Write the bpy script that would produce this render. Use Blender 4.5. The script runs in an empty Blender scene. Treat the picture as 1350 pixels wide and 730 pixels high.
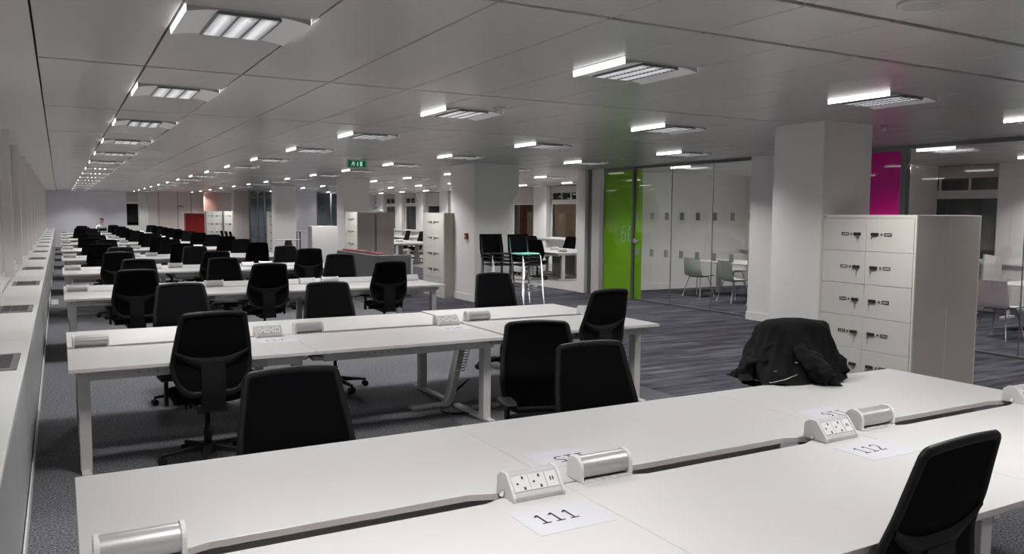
import bpy, bmesh, math, random
from mathutils import Vector, Matrix
random.seed(7)
S = bpy.context.scene
COL = S.collection
PI = math.pi

# ------------------------------------------------------------------ camera
CAM_H = 1.74
F_PX = 1065.0
yaw, pitch, roll = 0.51043, 0.07706, -0.00746
fwd = Vector((math.sin(yaw)*math.cos(pitch), math.cos(yaw)*math.cos(pitch), -math.sin(pitch)))
rgt = Vector((math.cos(yaw), -math.sin(yaw), 0))
dwn = fwd.cross(rgt)
r2 = rgt*math.cos(roll) + dwn*math.sin(roll)
d2 = dwn*math.cos(roll) - rgt*math.sin(roll)
cam = bpy.data.cameras.new('camera'); camo = bpy.data.objects.new('camera', cam); COL.objects.link(camo)
camo.matrix_world = Matrix(((r2.x, -d2.x, -fwd.x, 0), (r2.y, -d2.y, -fwd.y, 0), (r2.z, -d2.z, -fwd.z, CAM_H), (0, 0, 0, 1)))
cam.sensor_width = 36; cam.sensor_fit = 'HORIZONTAL'; cam.lens = F_PX/1350*36
cam.clip_start = 0.05; cam.clip_end = 300
S.camera = camo

# ------------------------------------------------------------------ world, exposure
w = bpy.data.worlds.new('night'); S.world = w; w.use_nodes = True
w.node_tree.nodes['Background'].inputs[0].default_value = (0.012, 0.014, 0.02, 1)
w.node_tree.nodes['Background'].inputs[1].default_value = 1.0
S.view_settings.view_transform = 'Standard'
S.view_settings.look = 'None'
S.view_settings.gamma = 1
S.view_settings.use_curve_mapping = False
S.view_settings.exposure = 0.0
LAMP_W = 27.5        # one luminaire louvre
STRIP = 4.0          # side slots of a luminaire
CEIL = 2.745

# ------------------------------------------------------------------ materials
MATS = {}
def mat(name, col, rough=0.5, metal=0.0, spec=0.5, emit=None, es=0.0, noise=None, bump=None, coat=0.0, sheen=0.0):
    if name in MATS: return MATS[name]
    m = bpy.data.materials.new(name); m.use_nodes = True
    nt = m.node_tree; b = nt.nodes['Principled BSDF']
    c = (*col, 1)
    b.inputs['Base Color'].default_value = c
    b.inputs['Roughness'].default_value = rough
    b.inputs['Metallic'].default_value = metal
    b.inputs['Specular IOR Level'].default_value = spec
    b.inputs['Coat Weight'].default_value = coat
    b.inputs['Sheen Weight'].default_value = sheen
    if emit:
        b.inputs['Emission Color'].default_value = (*emit, 1); b.inputs['Emission Strength'].default_value = es
    tc = nt.nodes.new('ShaderNodeTexCoord')
    if noise:                                   # (scale, amount, stretch)
        sc, am, st = noise
        mp = nt.nodes.new('ShaderNodeMapping'); mp.inputs['Scale'].default_value = st
        nz = nt.nodes.new('ShaderNodeTexNoise'); nz.inputs['Scale'].default_value = sc; nz.inputs['Detail'].default_value = 4
        mx = nt.nodes.new('ShaderNodeMix'); mx.data_type = 'RGBA'
        mx.inputs['A'].default_value = tuple(v*(1-am) for v in col)+(1,)
        mx.inputs['B'].default_value = tuple(min(1, v*(1+am)) for v in col)+(1,)
        nt.links.new(tc.outputs['Object'], mp.inputs[0]); nt.links.new(mp.outputs[0], nz.inputs[0])
        nt.links.new(nz.outputs[0], mx.inputs['Factor']); nt.links.new(mx.outputs['Result'], b.inputs['Base Color'])
    if bump:                                    # (scale, strength)
        nb = nt.nodes.new('ShaderNodeTexNoise'); nb.inputs['Scale'].default_value = bump[0]
        bp = nt.nodes.new('ShaderNodeBump'); bp.inputs['Strength'].default_value = bump[1]; bp.inputs['Distance'].default_value = 0.005
        nt.links.new(tc.outputs['Object'], nb.inputs[0]); nt.links.new(nb.outputs[0], bp.inputs['Height'])
        nt.links.new(bp.outputs[0], b.inputs['Normal'])
    MATS[name] = m
    return m

def schlick(nt, f0=0.05):
    """two-sided Fresnel reflectance of a thin pane"""
    lw = nt.nodes.new('ShaderNodeLayerWeight'); lw.inputs[0].default_value = 0.5
    pw = nt.nodes.new('ShaderNodeMath'); pw.operation = 'POWER'; pw.inputs[1].default_value = 5
    ma = nt.nodes.new('ShaderNodeMath'); ma.operation = 'MULTIPLY_ADD'; ma.inputs[1].default_value = 1-f0; ma.inputs[2].default_value = f0
    nt.links.new(lw.outputs['Facing'], pw.inputs[0]); nt.links.new(pw.outputs[0], ma.inputs[0])
    return ma

def glass_mat(name, tint=(1, 1, 1), refl=0.05):
    m = bpy.data.materials.new(name); m.use_nodes = True; nt = m.node_tree
    for n in list(nt.nodes): nt.nodes.remove(n)
    o = nt.nodes.new('ShaderNodeOutputMaterial'); mx = nt.nodes.new('ShaderNodeMixShader')
    t = nt.nodes.new('ShaderNodeBsdfTransparent'); t.inputs[0].default_value = (*tint, 1)
    g = nt.nodes.new('ShaderNodeBsdfGlossy'); g.inputs['Roughness'].default_value = 0.0
    fr = schlick(nt)
    nt.links.new(fr.outputs[0], mx.inputs[0]); nt.links.new(t.outputs[0], mx.inputs[1]); nt.links.new(g.outputs[0], mx.inputs[2])
    nt.links.new(mx.outputs[0], o.inputs[0]); MATS[name] = m
    return m

def film_mat(name, col):
    """coloured translucent film on a glass panel"""
    m = bpy.data.materials.new(name); m.use_nodes = True; nt = m.node_tree
    for n in list(nt.nodes): nt.nodes.remove(n)
    o = nt.nodes.new('ShaderNodeOutputMaterial')
    t = nt.nodes.new('ShaderNodeBsdfTransparent'); t.inputs[0].default_value = (*[c*0.9 for c in col], 1)
    d = nt.nodes.new('ShaderNodeBsdfTranslucent'); d.inputs[0].default_value = (*col, 1)
    df = nt.nodes.new('ShaderNodeBsdfDiffuse'); df.inputs[0].default_value = (*col, 1)
    g = nt.nodes.new('ShaderNodeBsdfGlossy'); g.inputs['Roughness'].default_value = 0.02
    fr = schlick(nt)
    m1 = nt.nodes.new('ShaderNodeMixShader'); m1.inputs[0].default_value = 0.5
    m2 = nt.nodes.new('ShaderNodeMixShader'); m2.inputs[0].default_value = 0.15
    m3 = nt.nodes.new('ShaderNodeMixShader')
    L = nt.links.new
    L(d.outputs[0], m1.inputs[1]); L(df.outputs[0], m1.inputs[2]); L(m1.outputs[0], m2.inputs[1]); L(t.outputs[0], m2.inputs[2])
    L(fr.outputs[0], m3.inputs[0]); L(m2.outputs[0], m3.inputs[1]); L(g.outputs[0], m3.inputs[2]); L(m3.outputs[0], o.inputs[0])
    MATS[name] = m; return m

mat('desk_white', (0.515, 0.51, 0.507), 0.42, noise=(3, 0.012, (1, 1, 1)))
mat('desk_edge', (0.62, 0.58, 0.56), 0.6)
mat('frame_grey', (0.60, 0.58, 0.57), 0.4)
mat('wall_white', (0.80, 0.79, 0.78), 0.65, bump=(60, 0.05))
mat('wall_cool', (0.72, 0.72, 0.79), 0.65, bump=(60, 0.05))
mat('wall_warm', (0.72, 0.66, 0.62), 0.65, bump=(60, 0.05))
mat('wall_pink', (0.75, 0.45, 0.38), 0.65)
mat('ceiling_metal', (0.53, 0.52, 0.50), 0.27, spec=0.6, noise=(1.2, 0.03, (0.6, 6, 1)))
mat('ceiling_plaster', (0.70, 0.69, 0.67), 0.8)
mat('dark_void', (0.03, 0.03, 0.03), 0.9)
mat('black_fabric', (0.0032, 0.0034, 0.0045), 0.9, spec=0.08, bump=(300, 0.15))
mat('black_mesh', (0.003, 0.003, 0.004), 0.85, spec=0.1, bump=(500, 0.3))
mat('black_plastic', (0.008, 0.008, 0.009), 0.5, spec=0.25)
mat('jacket_black', (0.0045, 0.0043, 0.0045), 0.85, spec=0.15, sheen=0.02, bump=(25, 0.35))
mat('chrome', (0.36, 0.36, 0.37), 0.35, metal=1.0)
mat('aluminium', (0.46, 0.46, 0.46), 0.35, metal=0.5, noise=(4, 0.05, (1, 40, 40)))
mat('anodised', (0.16, 0.165, 0.165), 0.4, metal=0.6)
mat('white_plastic', (0.60, 0.60, 0.595), 0.35)
mat('grey_plastic', (0.45, 0.45, 0.45), 0.45)
mat('socket_black', (0.02, 0.02, 0.02), 0.5)
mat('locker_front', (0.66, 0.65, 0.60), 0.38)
mat('locker_side_shade', (0.47, 0.42, 0.38), 0.4, noise=(0.8, 0.04, (1, 1, 3)))  # brown cast of the light on locker sides, put into the colour
mat('paper', (0.53, 0.53, 0.57), 0.6)
mat('ink', (0.02, 0.02, 0.025), 0.6)
mat('louvre', (0.80, 0.81, 0.83), 0.35, metal=0.2)
mat('louvre_dark', (0.20, 0.20, 0.21), 0.3, metal=0.5)
mat('tube_light', (1, 1, 1), 0.5, emit=(1.0, 0.985, 0.97), es=STRIP)
mat('lamp_tube', (1, 1, 1), 0.5, emit=(1.0, 0.985, 0.97), es=7.0)
mat('wing', (0.72, 0.72, 0.71), 0.5, emit=(1, 0.99, 0.97), es=0.07)  # faint emission stands in for lamp light through the perforated wing
mat('sill_white', (0.72, 0.72, 0.71), 0.4)
mat('casing_metal', (0.50, 0.50, 0.50), 0.28, metal=0.0, noise=(1.0, 0.12, (1, 3, 0.4)))
mat('grille_grey', (0.25, 0.25, 0.255), 0.45, metal=0.4)
mat('blind', (0.52, 0.50, 0.47), 0.8, noise=(2, 0.05, (1, 1, 8)))
mat('blind_warm', (0.50, 0.45, 0.42), 0.8, noise=(2, 0.05, (1, 1, 8)))
mat('red_panel', (0.36, 0.006, 0.010), 0.5)
mat('exit_green', (0.0, 0.12, 0.045), 0.4, emit=(0.0, 0.25, 0.09), es=0.2)
mat('exit_white', (0.7, 0.85, 0.78), 0.4, emit=(0.6, 0.9, 0.75), es=0.45)
mat('exit_frame', (0.42, 0.55, 0.49), 0.4)
mat('call_red', (0.25, 0.01, 0.01), 0.4)
mat('booth_grey', (0.15, 0.15, 0.152), 0.8, bump=(200, 0.2))
mat('booth_pink', (0.20, 0.05, 0.065), 0.8, bump=(200, 0.2))
mat('mint', (0.25, 0.68, 0.58), 0.5)
mat('shell_grey', (0.52, 0.58, 0.55), 0.45)
mat('shell_light', (0.66, 0.64, 0.63), 0.45)
mat('frosted', (0.26, 0.27, 0.27), 0.7)
mat('skin', (0.50, 0.33, 0.27), 0.5)
mat('hair', (0.06, 0.03, 0.02), 0.7)
mat('shirt', (0.72, 0.74, 0.80), 0.7)
mat('coil', (0.55, 0.54, 0.53), 0.35)
mat('far_beige', (0.3, 0.22, 0.12), 0.8, emit=(0.60, 0.42, 0.22), es=0.34)
mat('far_brown', (0.1, 0.05, 0.03), 0.8, emit=(0.30, 0.13, 0.08), es=0.22)
mat('far_white', (0.4, 0.3, 0.25), 0.8, emit=(0.6, 0.42, 0.32), es=0.35)
mat('facade_dark', (0.03, 0.028, 0.03), 0.8)
glass_mat('clear_glass')
glass_mat('window_glass', (0.55, 0.55, 0.55))
glass_mat('blue_glass', (0.38, 0.42, 0.43))
film_mat('green_film', (0.34, 0.62, 0.03))
film_mat('pink_film', (0.80, 0.005, 0.46))

def carpet(name, base, dark, streak):
    m = bpy.data.materials.new(name); m.use_nodes = True; nt = m.node_tree; b = nt.nodes['Principled BSDF']
    b.inputs['Roughness'].default_value = 0.95; b.inputs['Specular IOR Level'].default_value = 0.15
    tc = nt.nodes.new('ShaderNodeTexCoord'); L = nt.links.new
    n1 = nt.nodes.new('ShaderNodeTexNoise'); n1.inputs['Scale'].default_value = 75; n1.inputs['Detail'].default_value = 3
    n1.inputs['Roughness'].default_value = 0.7
    L(tc.outputs['Object'], n1.inputs[0])
    cr = nt.nodes.new('ShaderNodeValToRGB'); cr.color_ramp.elements[0].position = 0.36; cr.color_ramp.elements[1].position = 0.66
    cr.color_ramp.elements[0].color = (*dark, 1); cr.color_ramp.elements[1].color = (*base, 1)
    L(n1.outputs[0], cr.inputs[0])
    out = cr.outputs[0]
    if streak:
        mp = nt.nodes.new('ShaderNodeMapping'); mp.inputs['Scale'].default_value = (0.55, 5.5, 1)
        n2 = nt.nodes.new('ShaderNodeTexNoise'); n2.inputs['Scale'].default_value = 1.6; n2.inputs['Detail'].default_value = 5; n2.inputs['Roughness'].default_value = 0.62
        L(tc.outputs['Object'], mp.inputs[0]); L(mp.outputs[0], n2.inputs[0])
        c2 = nt.nodes.new('ShaderNodeValToRGB'); c2.color_ramp.elements[0].position = 0.36; c2.color_ramp.elements[1].position = 0.66
        c2.color_ramp.elements[0].color = (0.30, 0.29, 0.33, 1); c2.color_ramp.elements[1].color = (1.45, 1.42, 1.48, 1)
        L(n2.outputs[0], c2.inputs[0])
        bk = nt.nodes.new('ShaderNodeTexBrick'); bk.inputs['Scale'].default_value = 1; bk.inputs['Mortar Size'].default_value = 0
        bk.inputs['Brick Width'].default_value = 1.0; bk.inputs['Row Height'].default_value = 0.25; bk.offset = 0.37; bk.offset_frequency = 3
        bk.inputs['Color1'].default_value = (0.70, 0.69, 0.72, 1); bk.inputs['Color2'].default_value = (1.25, 1.26, 1.30, 1)
        L(tc.outputs['Object'], bk.inputs[0])
        mb_ = nt.nodes.new('ShaderNodeMix'); mb_.data_type = 'RGBA'; mb_.blend_type = 'MULTIPLY'; mb_.inputs['Factor'].default_value = 1
        L(out, mb_.inputs['A']); L(bk.outputs[0], mb_.inputs['B']); out = mb_.outputs['Result']
        mx = nt.nodes.new('ShaderNodeMix'); mx.data_type = 'RGBA'; mx.blend_type = 'MULTIPLY'; mx.inputs['Factor'].default_value = 1
        L(out, mx.inputs['A']); L(c2.outputs[0], mx.inputs['B']); out = mx.outputs['Result']
    L(out, b.inputs['Base Color'])
    bp = nt.nodes.new('ShaderNodeBump'); bp.inputs['Strength'].default_value = 0.5; bp.inputs['Distance'].default_value = 0.006
    L(n1.outputs[0], bp.inputs['Height']); L(bp.outputs[0], b.inputs['Normal'])
    MATS[name] = m
carpet('carpet_heather', (0.26, 0.265, 0.285), (0.025, 0.026, 0.031), False)
carpet('carpet_streak', (0.104, 0.104, 0.116), (0.042, 0.042, 0.049), True)
carpet('carpet_light', (0.34, 0.32, 0.32), (0.20, 0.19, 0.19), False)

# ------------------------------------------------------------------ mesh helpers
class MB:
    def __init__(s): s.v = []; s.f = []; s.sm = []
    def add(s, vs, fs, smooth=False):
        o = len(s.v); s.v += [tuple(p) for p in vs]
        s.f += [tuple(i+o for i in f) for f in fs]; s.sm += [smooth]*len(fs)
        return s
    def box(s, x0, x1, y0, y1, z0, z1):
        return s.add([(x0,y0,z0),(x1,y0,z0),(x1,y1,z0),(x0,y1,z0),(x0,y0,z1),(x1,y0,z1),(x1,y1,z1),(x0,y1,z1)],
                     [(3,2,1,0),(4,5,6,7),(0,1,5,4),(1,2,6,5),(2,3,7,6),(3,0,4,7)])
    def prism(s, poly, axis, a, b, smooth=False):
        """poly of 2-D points (counter-clockwise seen from +axis) extruded from a to b"""
        def P(p, h):
            return (p[0], p[1], h) if axis == 'z' else ((p[0], h, p[1]) if axis == 'y' else (h, p[0], p[1]))
        n = len(poly); flip = axis == 'y'
        vs = [P(p, a) for p in poly]+[P(p, b) for p in poly]
        caps = [tuple(range(n-1, -1, -1)), tuple(range(n, 2*n))]
        sides = [(i, (i+1) % n, n+(i+1) % n, n+i) for i in range(n)]
        if flip:
            caps = [c[::-1] for c in caps]; sides = [c[::-1] for c in sides]
        s.add(vs, caps); o = len(s.v)-2*n
        s.f += [tuple(i+o for i in f) for f in sides]; s.sm += [smooth]*n
        return s
    def tube(s, pts, r, n=8, caps=True):
        pts = [Vector(p) for p in pts]; k = len(pts)
        rs = r if isinstance(r, (list, tuple)) else [r]*k
        vs = []; up = None
        for i, p in enumerate(pts):
            t = (pts[min(i+1, k-1)]-pts[max(i-1, 0)]).normalized()
            if up is None:
                up = Vector((0, 0, 1)) if abs(t.z) < 0.9 else Vector((1, 0, 0))
            a = t.cross(up).normalized(); b = a.cross(t).normalized(); up = b
            vs += [p+(a*math.cos(2*PI*j/n)+b*math.sin(2*PI*j/n))*rs[i] for j in range(n)]
        fs = [(i*n+j, (i+1)*n+j, (i+1)*n+(j+1) % n, i*n+(j+1) % n) for i in range(k-1) for j in range(n)]
        fs = [f[::-1] for f in fs]
        s.add(vs, fs, True)
        if caps:
            o = len(s.v)-len(vs)
            s.f += [tuple(o+j for j in range(n)), tuple(o+(k-1)*n+j for j in range(n-1, -1, -1))]; s.sm += [False]*2
        return s
    def bar(s, p0, p1, w, h):
        """rectangular bar from p0 to p1, width w (horizontal) and height h"""
        p0 = Vector(p0); p1 = Vector(p1); t = (p1-p0).normalized()
        up = Vector((0, 0, 1)) if abs(t.z) < 0.95 else Vector((0, 1, 0))
        a = t.cross(up).normalized()*w/2; b = a.cross(t).normalized()*h/2
        vs = [p0-a-b, p0+a-b, p0+a+b, p0-a+b, p1-a-b, p1+a-b, p1+a+b, p1-a+b]
        return s.add(vs, [(0,1,2,3),(7,6,5,4),(1,0,4,5),(2,1,5,6),(3,2,6,7),(0,3,7,4)])
    def lathe(s, prof, n=16, c=(0, 0, 0)):
        vs = [(c[0]+r*math.cos(2*PI*j/n), c[1]+r*math.sin(2*PI*j/n), c[2]+z) for r, z in prof for j in range(n)]
        k = len(prof)
        fs = [(i*n+j, i*n+(j+1) % n, (i+1)*n+(j+1) % n, (i+1)*n+j) for i in range(k-1) for j in range(n)]
        s.add(vs, fs, True); o = len(s.v)-len(vs)
        s.f += [tuple(o+j for j in range(n-1, -1, -1)), tuple(o+(k-1)*n+j for j in range(n))]; s.sm += [False]*2
        return s
    def grid(s, P, nu, nv, close_u=False, flip=False):
        """P(i,j) -> point; nu x nv points"""
        vs = [P(i, j) for i in range(nu) for j in range(nv)]
        fs = []
        for i in range(nu if close_u else nu-1):
            for j in range(nv-1):
                q = (i*nv+j, ((i+1) % nu)*nv+j, ((i+1) % nu)*nv+j+1, i*nv+j+1)
                fs.append(q[::-1] if flip else q)
        return s.add(vs, fs, True)
    def mesh(s, name, mats, fm=None, bevel=0, seg=2):
        me = bpy.data.meshes.new(name); me.from_pydata(s.v, [], s.f)
        for m in (mats if isinstance(mats, list) else [mats]): me.materials.append(MATS[m])
        for p, q in zip(me.polygons, s.sm): p.use_smooth = q
        if fm:
            for p in me.polygons: p.material_index = fm(p)
        if bevel:
            b = bmesh.new(); b.from_mesh(me)
            ed = [e for e in b.edges if len(e.link_faces) == 2 and e.calc_face_angle(0) > 0.6]
            bmesh.ops.bevel(b, geom=ed, offset=bevel, segments=seg, affect='EDGES', profile=0.5)
            b.to_mesh(me); b.free()
        me.update(); return me
    def obj(s, name, mats, parent=None, loc=(0, 0, 0), **k):
        return link(name, s.mesh(name, mats, **k), parent, loc)

def link(name, me, parent=None, loc=(0, 0, 0), rz=0, sc=None):
    o = bpy.data.objects.new(name, me); COL.objects.link(o)
    o.location = loc; o.rotation_euler = (0, 0, rz)
    if parent: o.parent = parent
    if sc: o.scale = sc
    return o
def tag(o, label, cat, group=None):
    o['label'] = label; o['category'] = cat
    if group: o['group'] = group
    return o
def thing(name, label, cat, loc=(0, 0, 0), rz=0, group=None):
    return tag(link(name, None, None, loc, rz), label, cat, group)
def struct(o): o['kind'] = 'structure'; return o
def box(x0, x1, y0, y1, z0, z1): return MB().box(x0, x1, y0, y1, z0, z1)
ORD = ['', 'first', 'second', 'third', 'fourth', 'fifth', 'sixth', 'seventh', 'eighth', 'ninth', 'tenth', 'eleventh', 'twelfth',
       'thirteenth', 'fourteenth', 'fifteenth', 'sixteenth', 'seventeenth', 'eighteenth', 'nineteenth', 'twentieth']

# ================================================================== SETTING
YB, YN = 44.9, -3.0            # end wall, wall behind the camera
XL, XR = -0.51, 15.1           # window wall, far facade
floor = struct(box(-0.9, 22, YN-0.1, YB+0.3, -0.12, -0.004).obj('floor', 'dark_void'))
box(-0.6, 5.15, YN, YB, -0.02, 0).obj('carpet_field', 'carpet_heather', floor)
mb = MB().box(5.15, 15.1, YN, 15.0, -0.02, 0.0).box(5.15, 10.25, 15.0, YB, -0.02, 0.0)
mb.obj('carpet_field', 'carpet_streak', floor)
box(10.25, 15.1, 15.0, YB, -0.02, 0.0).obj('carpet_field', 'carpet_light', floor)
box(10.24, 10.26, 15.0, YB, 0, 0.004).obj('carpet_strip', 'anodised', floor)
# ceiling: dark plenum slab and metal tiles with open joints
ceil = struct(box(-0.9, 22, YN-0.1, YB+0.3, CEIL+0.03, CEIL+0.12).obj('ceiling', 'dark_void'))
TX0, TW = -0.095, 0.6487
ylines = [YN, 0.0, 2.75, 3.45]+[3.45+2.765*k for k in range(1, 15)]+[YB]
tile_meshes = {}
def tile_mesh(wx, ly):
    k = (round(wx, 3), round(ly, 3))
    if k not in tile_meshes:
        g = 0.0055; h = 0.022
        b = MB().box(g, wx-g, h, ly-h, 0, 0.028)
        tile_meshes[k] = b.mesh('ceiling_tile', 'ceiling_metal', bevel=0.003, seg=1)
    return tile_meshes[k]
ncols = 24
rest = MB(); cnt = 0
for r in range(len(ylines)-1):
    for c in range(ncols):
        x0 = TX0+TW*c; x1 = min(x0+TW, XR)
        if cnt < 300:
            link('ceiling_tile', tile_mesh(x1-x0, ylines[r+1]-ylines[r]), ceil, (x0, ylines[r], CEIL)); cnt += 1
        else:
            rest.box(x0+0.0055, x1-0.0055, ylines[r]+0.022, ylines[r+1]-0.022, CEIL, CEIL+0.028)
rs = rest.obj('ceiling_tile_field', 'ceiling_metal', ceil); rs['kind'] = 'stuff'
box(-0.62, TX0-0.006, YN, YB, CEIL-0.004, CEIL+0.03).obj('plaster_margin', 'ceiling_plaster', ceil)

# window wall on the left: piers with recessed blinds, casing with sill below
SILL = 0.92
wl = struct(box(-0.9, -0.66, YN, YB, -0.02, CEIL+0.03).obj('wall_left', 'wall_white'))
PIER0 = 0.80
nb = 17
for k in range(-1, nb):
    y0 = PIER0+2.765*k
    if y0 > YB-0.1: break
    box(-0.66, XL, y0, min(y0+0.10, YB), SILL-0.03, CEIL).obj('pier', 'wall_white', wl)
    box(-0.66, -0.60, y0+0.10, min(y0+0.75, YB), SILL-0.03, CEIL).obj('pier_panel', 'wall_white', wl)
    if y0+0.75 < YB-0.3:
        y2 = min(y0+2.765, YB)
        ym = (y0+0.75+y2)/2
        box(-0.655, -0.625, y0+0.80, y2-0.05, SILL+0.06, CEIL-0.02).obj('roller_blind', 'blind', wl)
        fr = MB().box(-0.66, -0.605, y0+0.75, y0+0.80, SILL, CEIL).box(-0.66, -0.605, y2-0.05, y2, SILL, CEIL)
        fr.box(-0.66, -0.605, ym-0.03, ym+0.03, SILL, CEIL).box(-0.66, -0.605, y0+0.80, y2-0.05, SILL, SILL+0.06)
        fr.obj('window_frame', 'sill_white', wl)
cord = MB().tube([(-0.56, 8.2, 2.6), (-0.56, 8.2, 1.45), (-0.56, 8.22, 1.40), (-0.56, 8.25, 1.38), (-0.56, 8.28, 1.40), (-0.56, 8.3, 1.45), (-0.56, 8.3, 2.6)], 0.005, 5)
cord.obj('blind_cord', 'blind', wl)
# casing
cas = struct(box(-0.66, -0.22, YN, YB, 0.0, SILL-0.03).obj('wall_left_casing', 'casing_metal'))
k = 0; y = -2.6
pm = {}
while y < YB-0.2:
    L_ = min(1.3825, YB-y)
    key = round(L_, 3)
    if key not in pm:
        pm[key] = MB().box(-0.012, 0.0, 0.004, L_-0.004, 0.10, SILL-0.04).mesh('casing_panel', 'casing_metal', bevel=0.003, seg=1)
    link('casing_panel', pm[key], cas, (-0.208, y, 0)); y += 1.3825
sm = {}
y = -2.6+0.3
while y < YB:
    L_ = min(2.765, YB-y)
    key = round(L_, 3)
    if key not in sm: sm[key] = MB().box(-0.34, 0.012, 0.002, L_-0.002, SILL-0.03, SILL).mesh('sill_board', 'sill_white', bevel=0.004)
    link('sill_board', sm[key], cas, (-0.195, y, 0)); y += 2.765
box(-0.205, -0.195, YN, YB, 0.0, 0.085).obj('skirting', 'sill_white', cas)
box(-0.68, -0.52, YN, YB, SILL-0.03, SILL).obj('sill_back', 'sill_white', cas)
# sill grilles
gframe = MB().box(-0.13, 0.13, -0.27, -0.225, 0, 0.008).box(-0.13, 0.13, 0.225, 0.27, 0, 0.008).box(-0.13, -0.095, -0.225, 0.225, 0, 0.008).box(0.095, 0.13, -0.225, 0.225, 0, 0.008)
gframe = gframe.mesh('grille_frame', 'grille_grey')
gwell = box(-0.095, 0.095, -0.225, 0.225, 0.0, 0.0012).mesh('grille_well', 'dark_void')
gslat = box(-0.095, 0.095, -0.005, 0.005, 0.001, 0.003).mesh('slat', 'grille_grey')
gspine = MB().box(-0.034, -0.028, -0.225, 0.225, 0.001, 0.003).box(0.028, 0.034, -0.225, 0.225, 0.001, 0.003).mesh('grille_spine', 'grille_grey')
gall = MB()
for i in range(11): gall.box(-0.095, 0.095, -0.195+0.039*i-0.006, -0.195+0.039*i+0.006, 0.001, 0.003)
gall = gall.mesh('slat_set', 'grille_grey')
ng = 16
for k in range(ng):
    yy = 2.35+2.765*k
    if yy > YB-0.3: break
    n_end = ng-k
    t = thing('sill_grille', f'dark slatted air grille let into the window sill, {ORD[n_end] if n_end < 21 else "last"} from the end wall', 'grille', (-0.345, yy, SILL), 0, 'air grilles along the window sill')
    link('frame', gframe, t); link('well', gwell, t); link('spine', gspine, t)
    if k < 6:
        for i in range(11): link('slat', gslat, t, (0, -0.195+0.039*i, 0))
    else:
        link('slat_set', gall, t)

# end wall: plain bay, narrow window, curtain, panelled wall with door, pink bay
we = struct(box(-0.9, 2.92, YB, YB+0.2, 0, CEIL+0.03).obj('wall_end', 'wall_cool'))
box(3.98, 6.55, YB, YB+0.2, 0, CEIL+0.03).obj('wall_panelling', 'wall_warm', we)
for x in (4.45, 5.35, 6.0): box(x, x+0.02, YB-0.008, YB, 0, CEIL).obj('panel_joint', 'dark_void', we)
box(5.35, 5.62, YB-0.02, YB, 2.02, 2.06).obj('door_closer', 'black_plastic', we)
box(2.92, 3.55, YB, YB+0.2, 0, 1.02).obj('wall_apron', 'wall_white', we)
box(3.55, 3.98, YB-0.0, YB+0.2, 0, CEIL+0.03).obj('wall_pier', 'wall_white', we)
box(2.92, 3.55, YB+0.15, YB+0.2, 1.02, CEIL+0.03).obj('reveal_back', 'facade_dark', we)
wn = struct(box(2.96, 3.52, YB+0.08, YB+0.10, 1.05, 2.2).obj('window_1', 'window_glass'))
MB().box(2.92, 2.97, YB+0.02, YB+0.14, 1.0, CEIL).box(3.50, 3.56, YB+0.02, YB+0.14, 1.0, CEIL).box(2.97, 3.5, YB+0.02, YB+0.14, 2.14, 2.26).box(2.97, 3.5, YB+0.02, YB+0.14, 1.0, 1.06).obj('window_frame', 'sill_white', wn)
box(2.97, 3.50, YB+0.03, YB+0.06, 2.26, CEIL).obj('roller_blind', 'blind', wn)
cu = MB()
n = 60
cu.grid(lambda i, j: (3.58+0.9*i/(n-1)*0.42, YB-0.10+0.035*math.sin(i*0.62), CEIL if j else 0.03), n, 2)
cu.grid(lambda i, j: (3.58+0.9*i/(n-1)*0.42, YB-0.085+0.035*math.sin(i*0.62), CEIL if j else 0.03), n, 2, flip=True)
tag(cu.obj('curtain', 'wall_white'), 'pale pleated full-height curtain beside the narrow end-wall window', 'curtain')
struct(box(6.55, 15.3, YB, YB+0.2, 0, CEIL+0.03).obj('wall_end_bay', 'wall_warm'))
struct(box(-0.9, 15.3, YN-0.2, YN, 0, CEIL+0.03).obj('wall_back', 'wall_white'))

# columns
def column(name, x0, x1, y0, y1, haunch=False, m='wall_white'):
    o = struct(box(x0, x1, y0, y1, 0, CEIL).obj(name, m))
    b = MB(); e = 0.014
    b.box(x0-e, x1+e, y0-e, y0, 0, 0.14).box(x0-e, x1+e, y1, y1+e, 0, 0.14).box(x0-e, x0, y0, y1, 0, 0.14).box(x1, x1+e, y0, y1, 0, 0.14)
    b.obj('skirting', 'wall_white', o, bevel=0.004, seg=1)
    if haunch:
        MB().prism([(x1, 1.98), (x1+0.19, 2.21), (x1+0.19, CEIL), (x1, CEIL)], 'y', y0, y1).obj('haunch', m, o)
    return o
column('trim_1', 7.03, 7.79, 5.87, 6.55)
column('trim_2', 7.15, 7.965, 14.30, 15.42, True)
column('trim_3', 7.10, 7.85, 22.5, 23.2)
column('trim_4', 7.10, 7.85, 30.8, 31.5)
column('trim_5', 7.10, 7.85, 39.1, 39.8, m='wall_warm')

# fire call point on the second column
t = thing('call_point', 'red fire alarm call point on the white column beside the lockers', 'call point', (7.15, 14.62, 1.30))
MB().box(-0.05, 0, -0.05, 0.05, -0.06, 0.06).obj('housing', 'call_red', t, bevel=0.006)
box(-0.053, -0.05, -0.025, 0.025, -0.03, 0.03).obj('break_glass', 'white_plastic', t)

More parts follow.
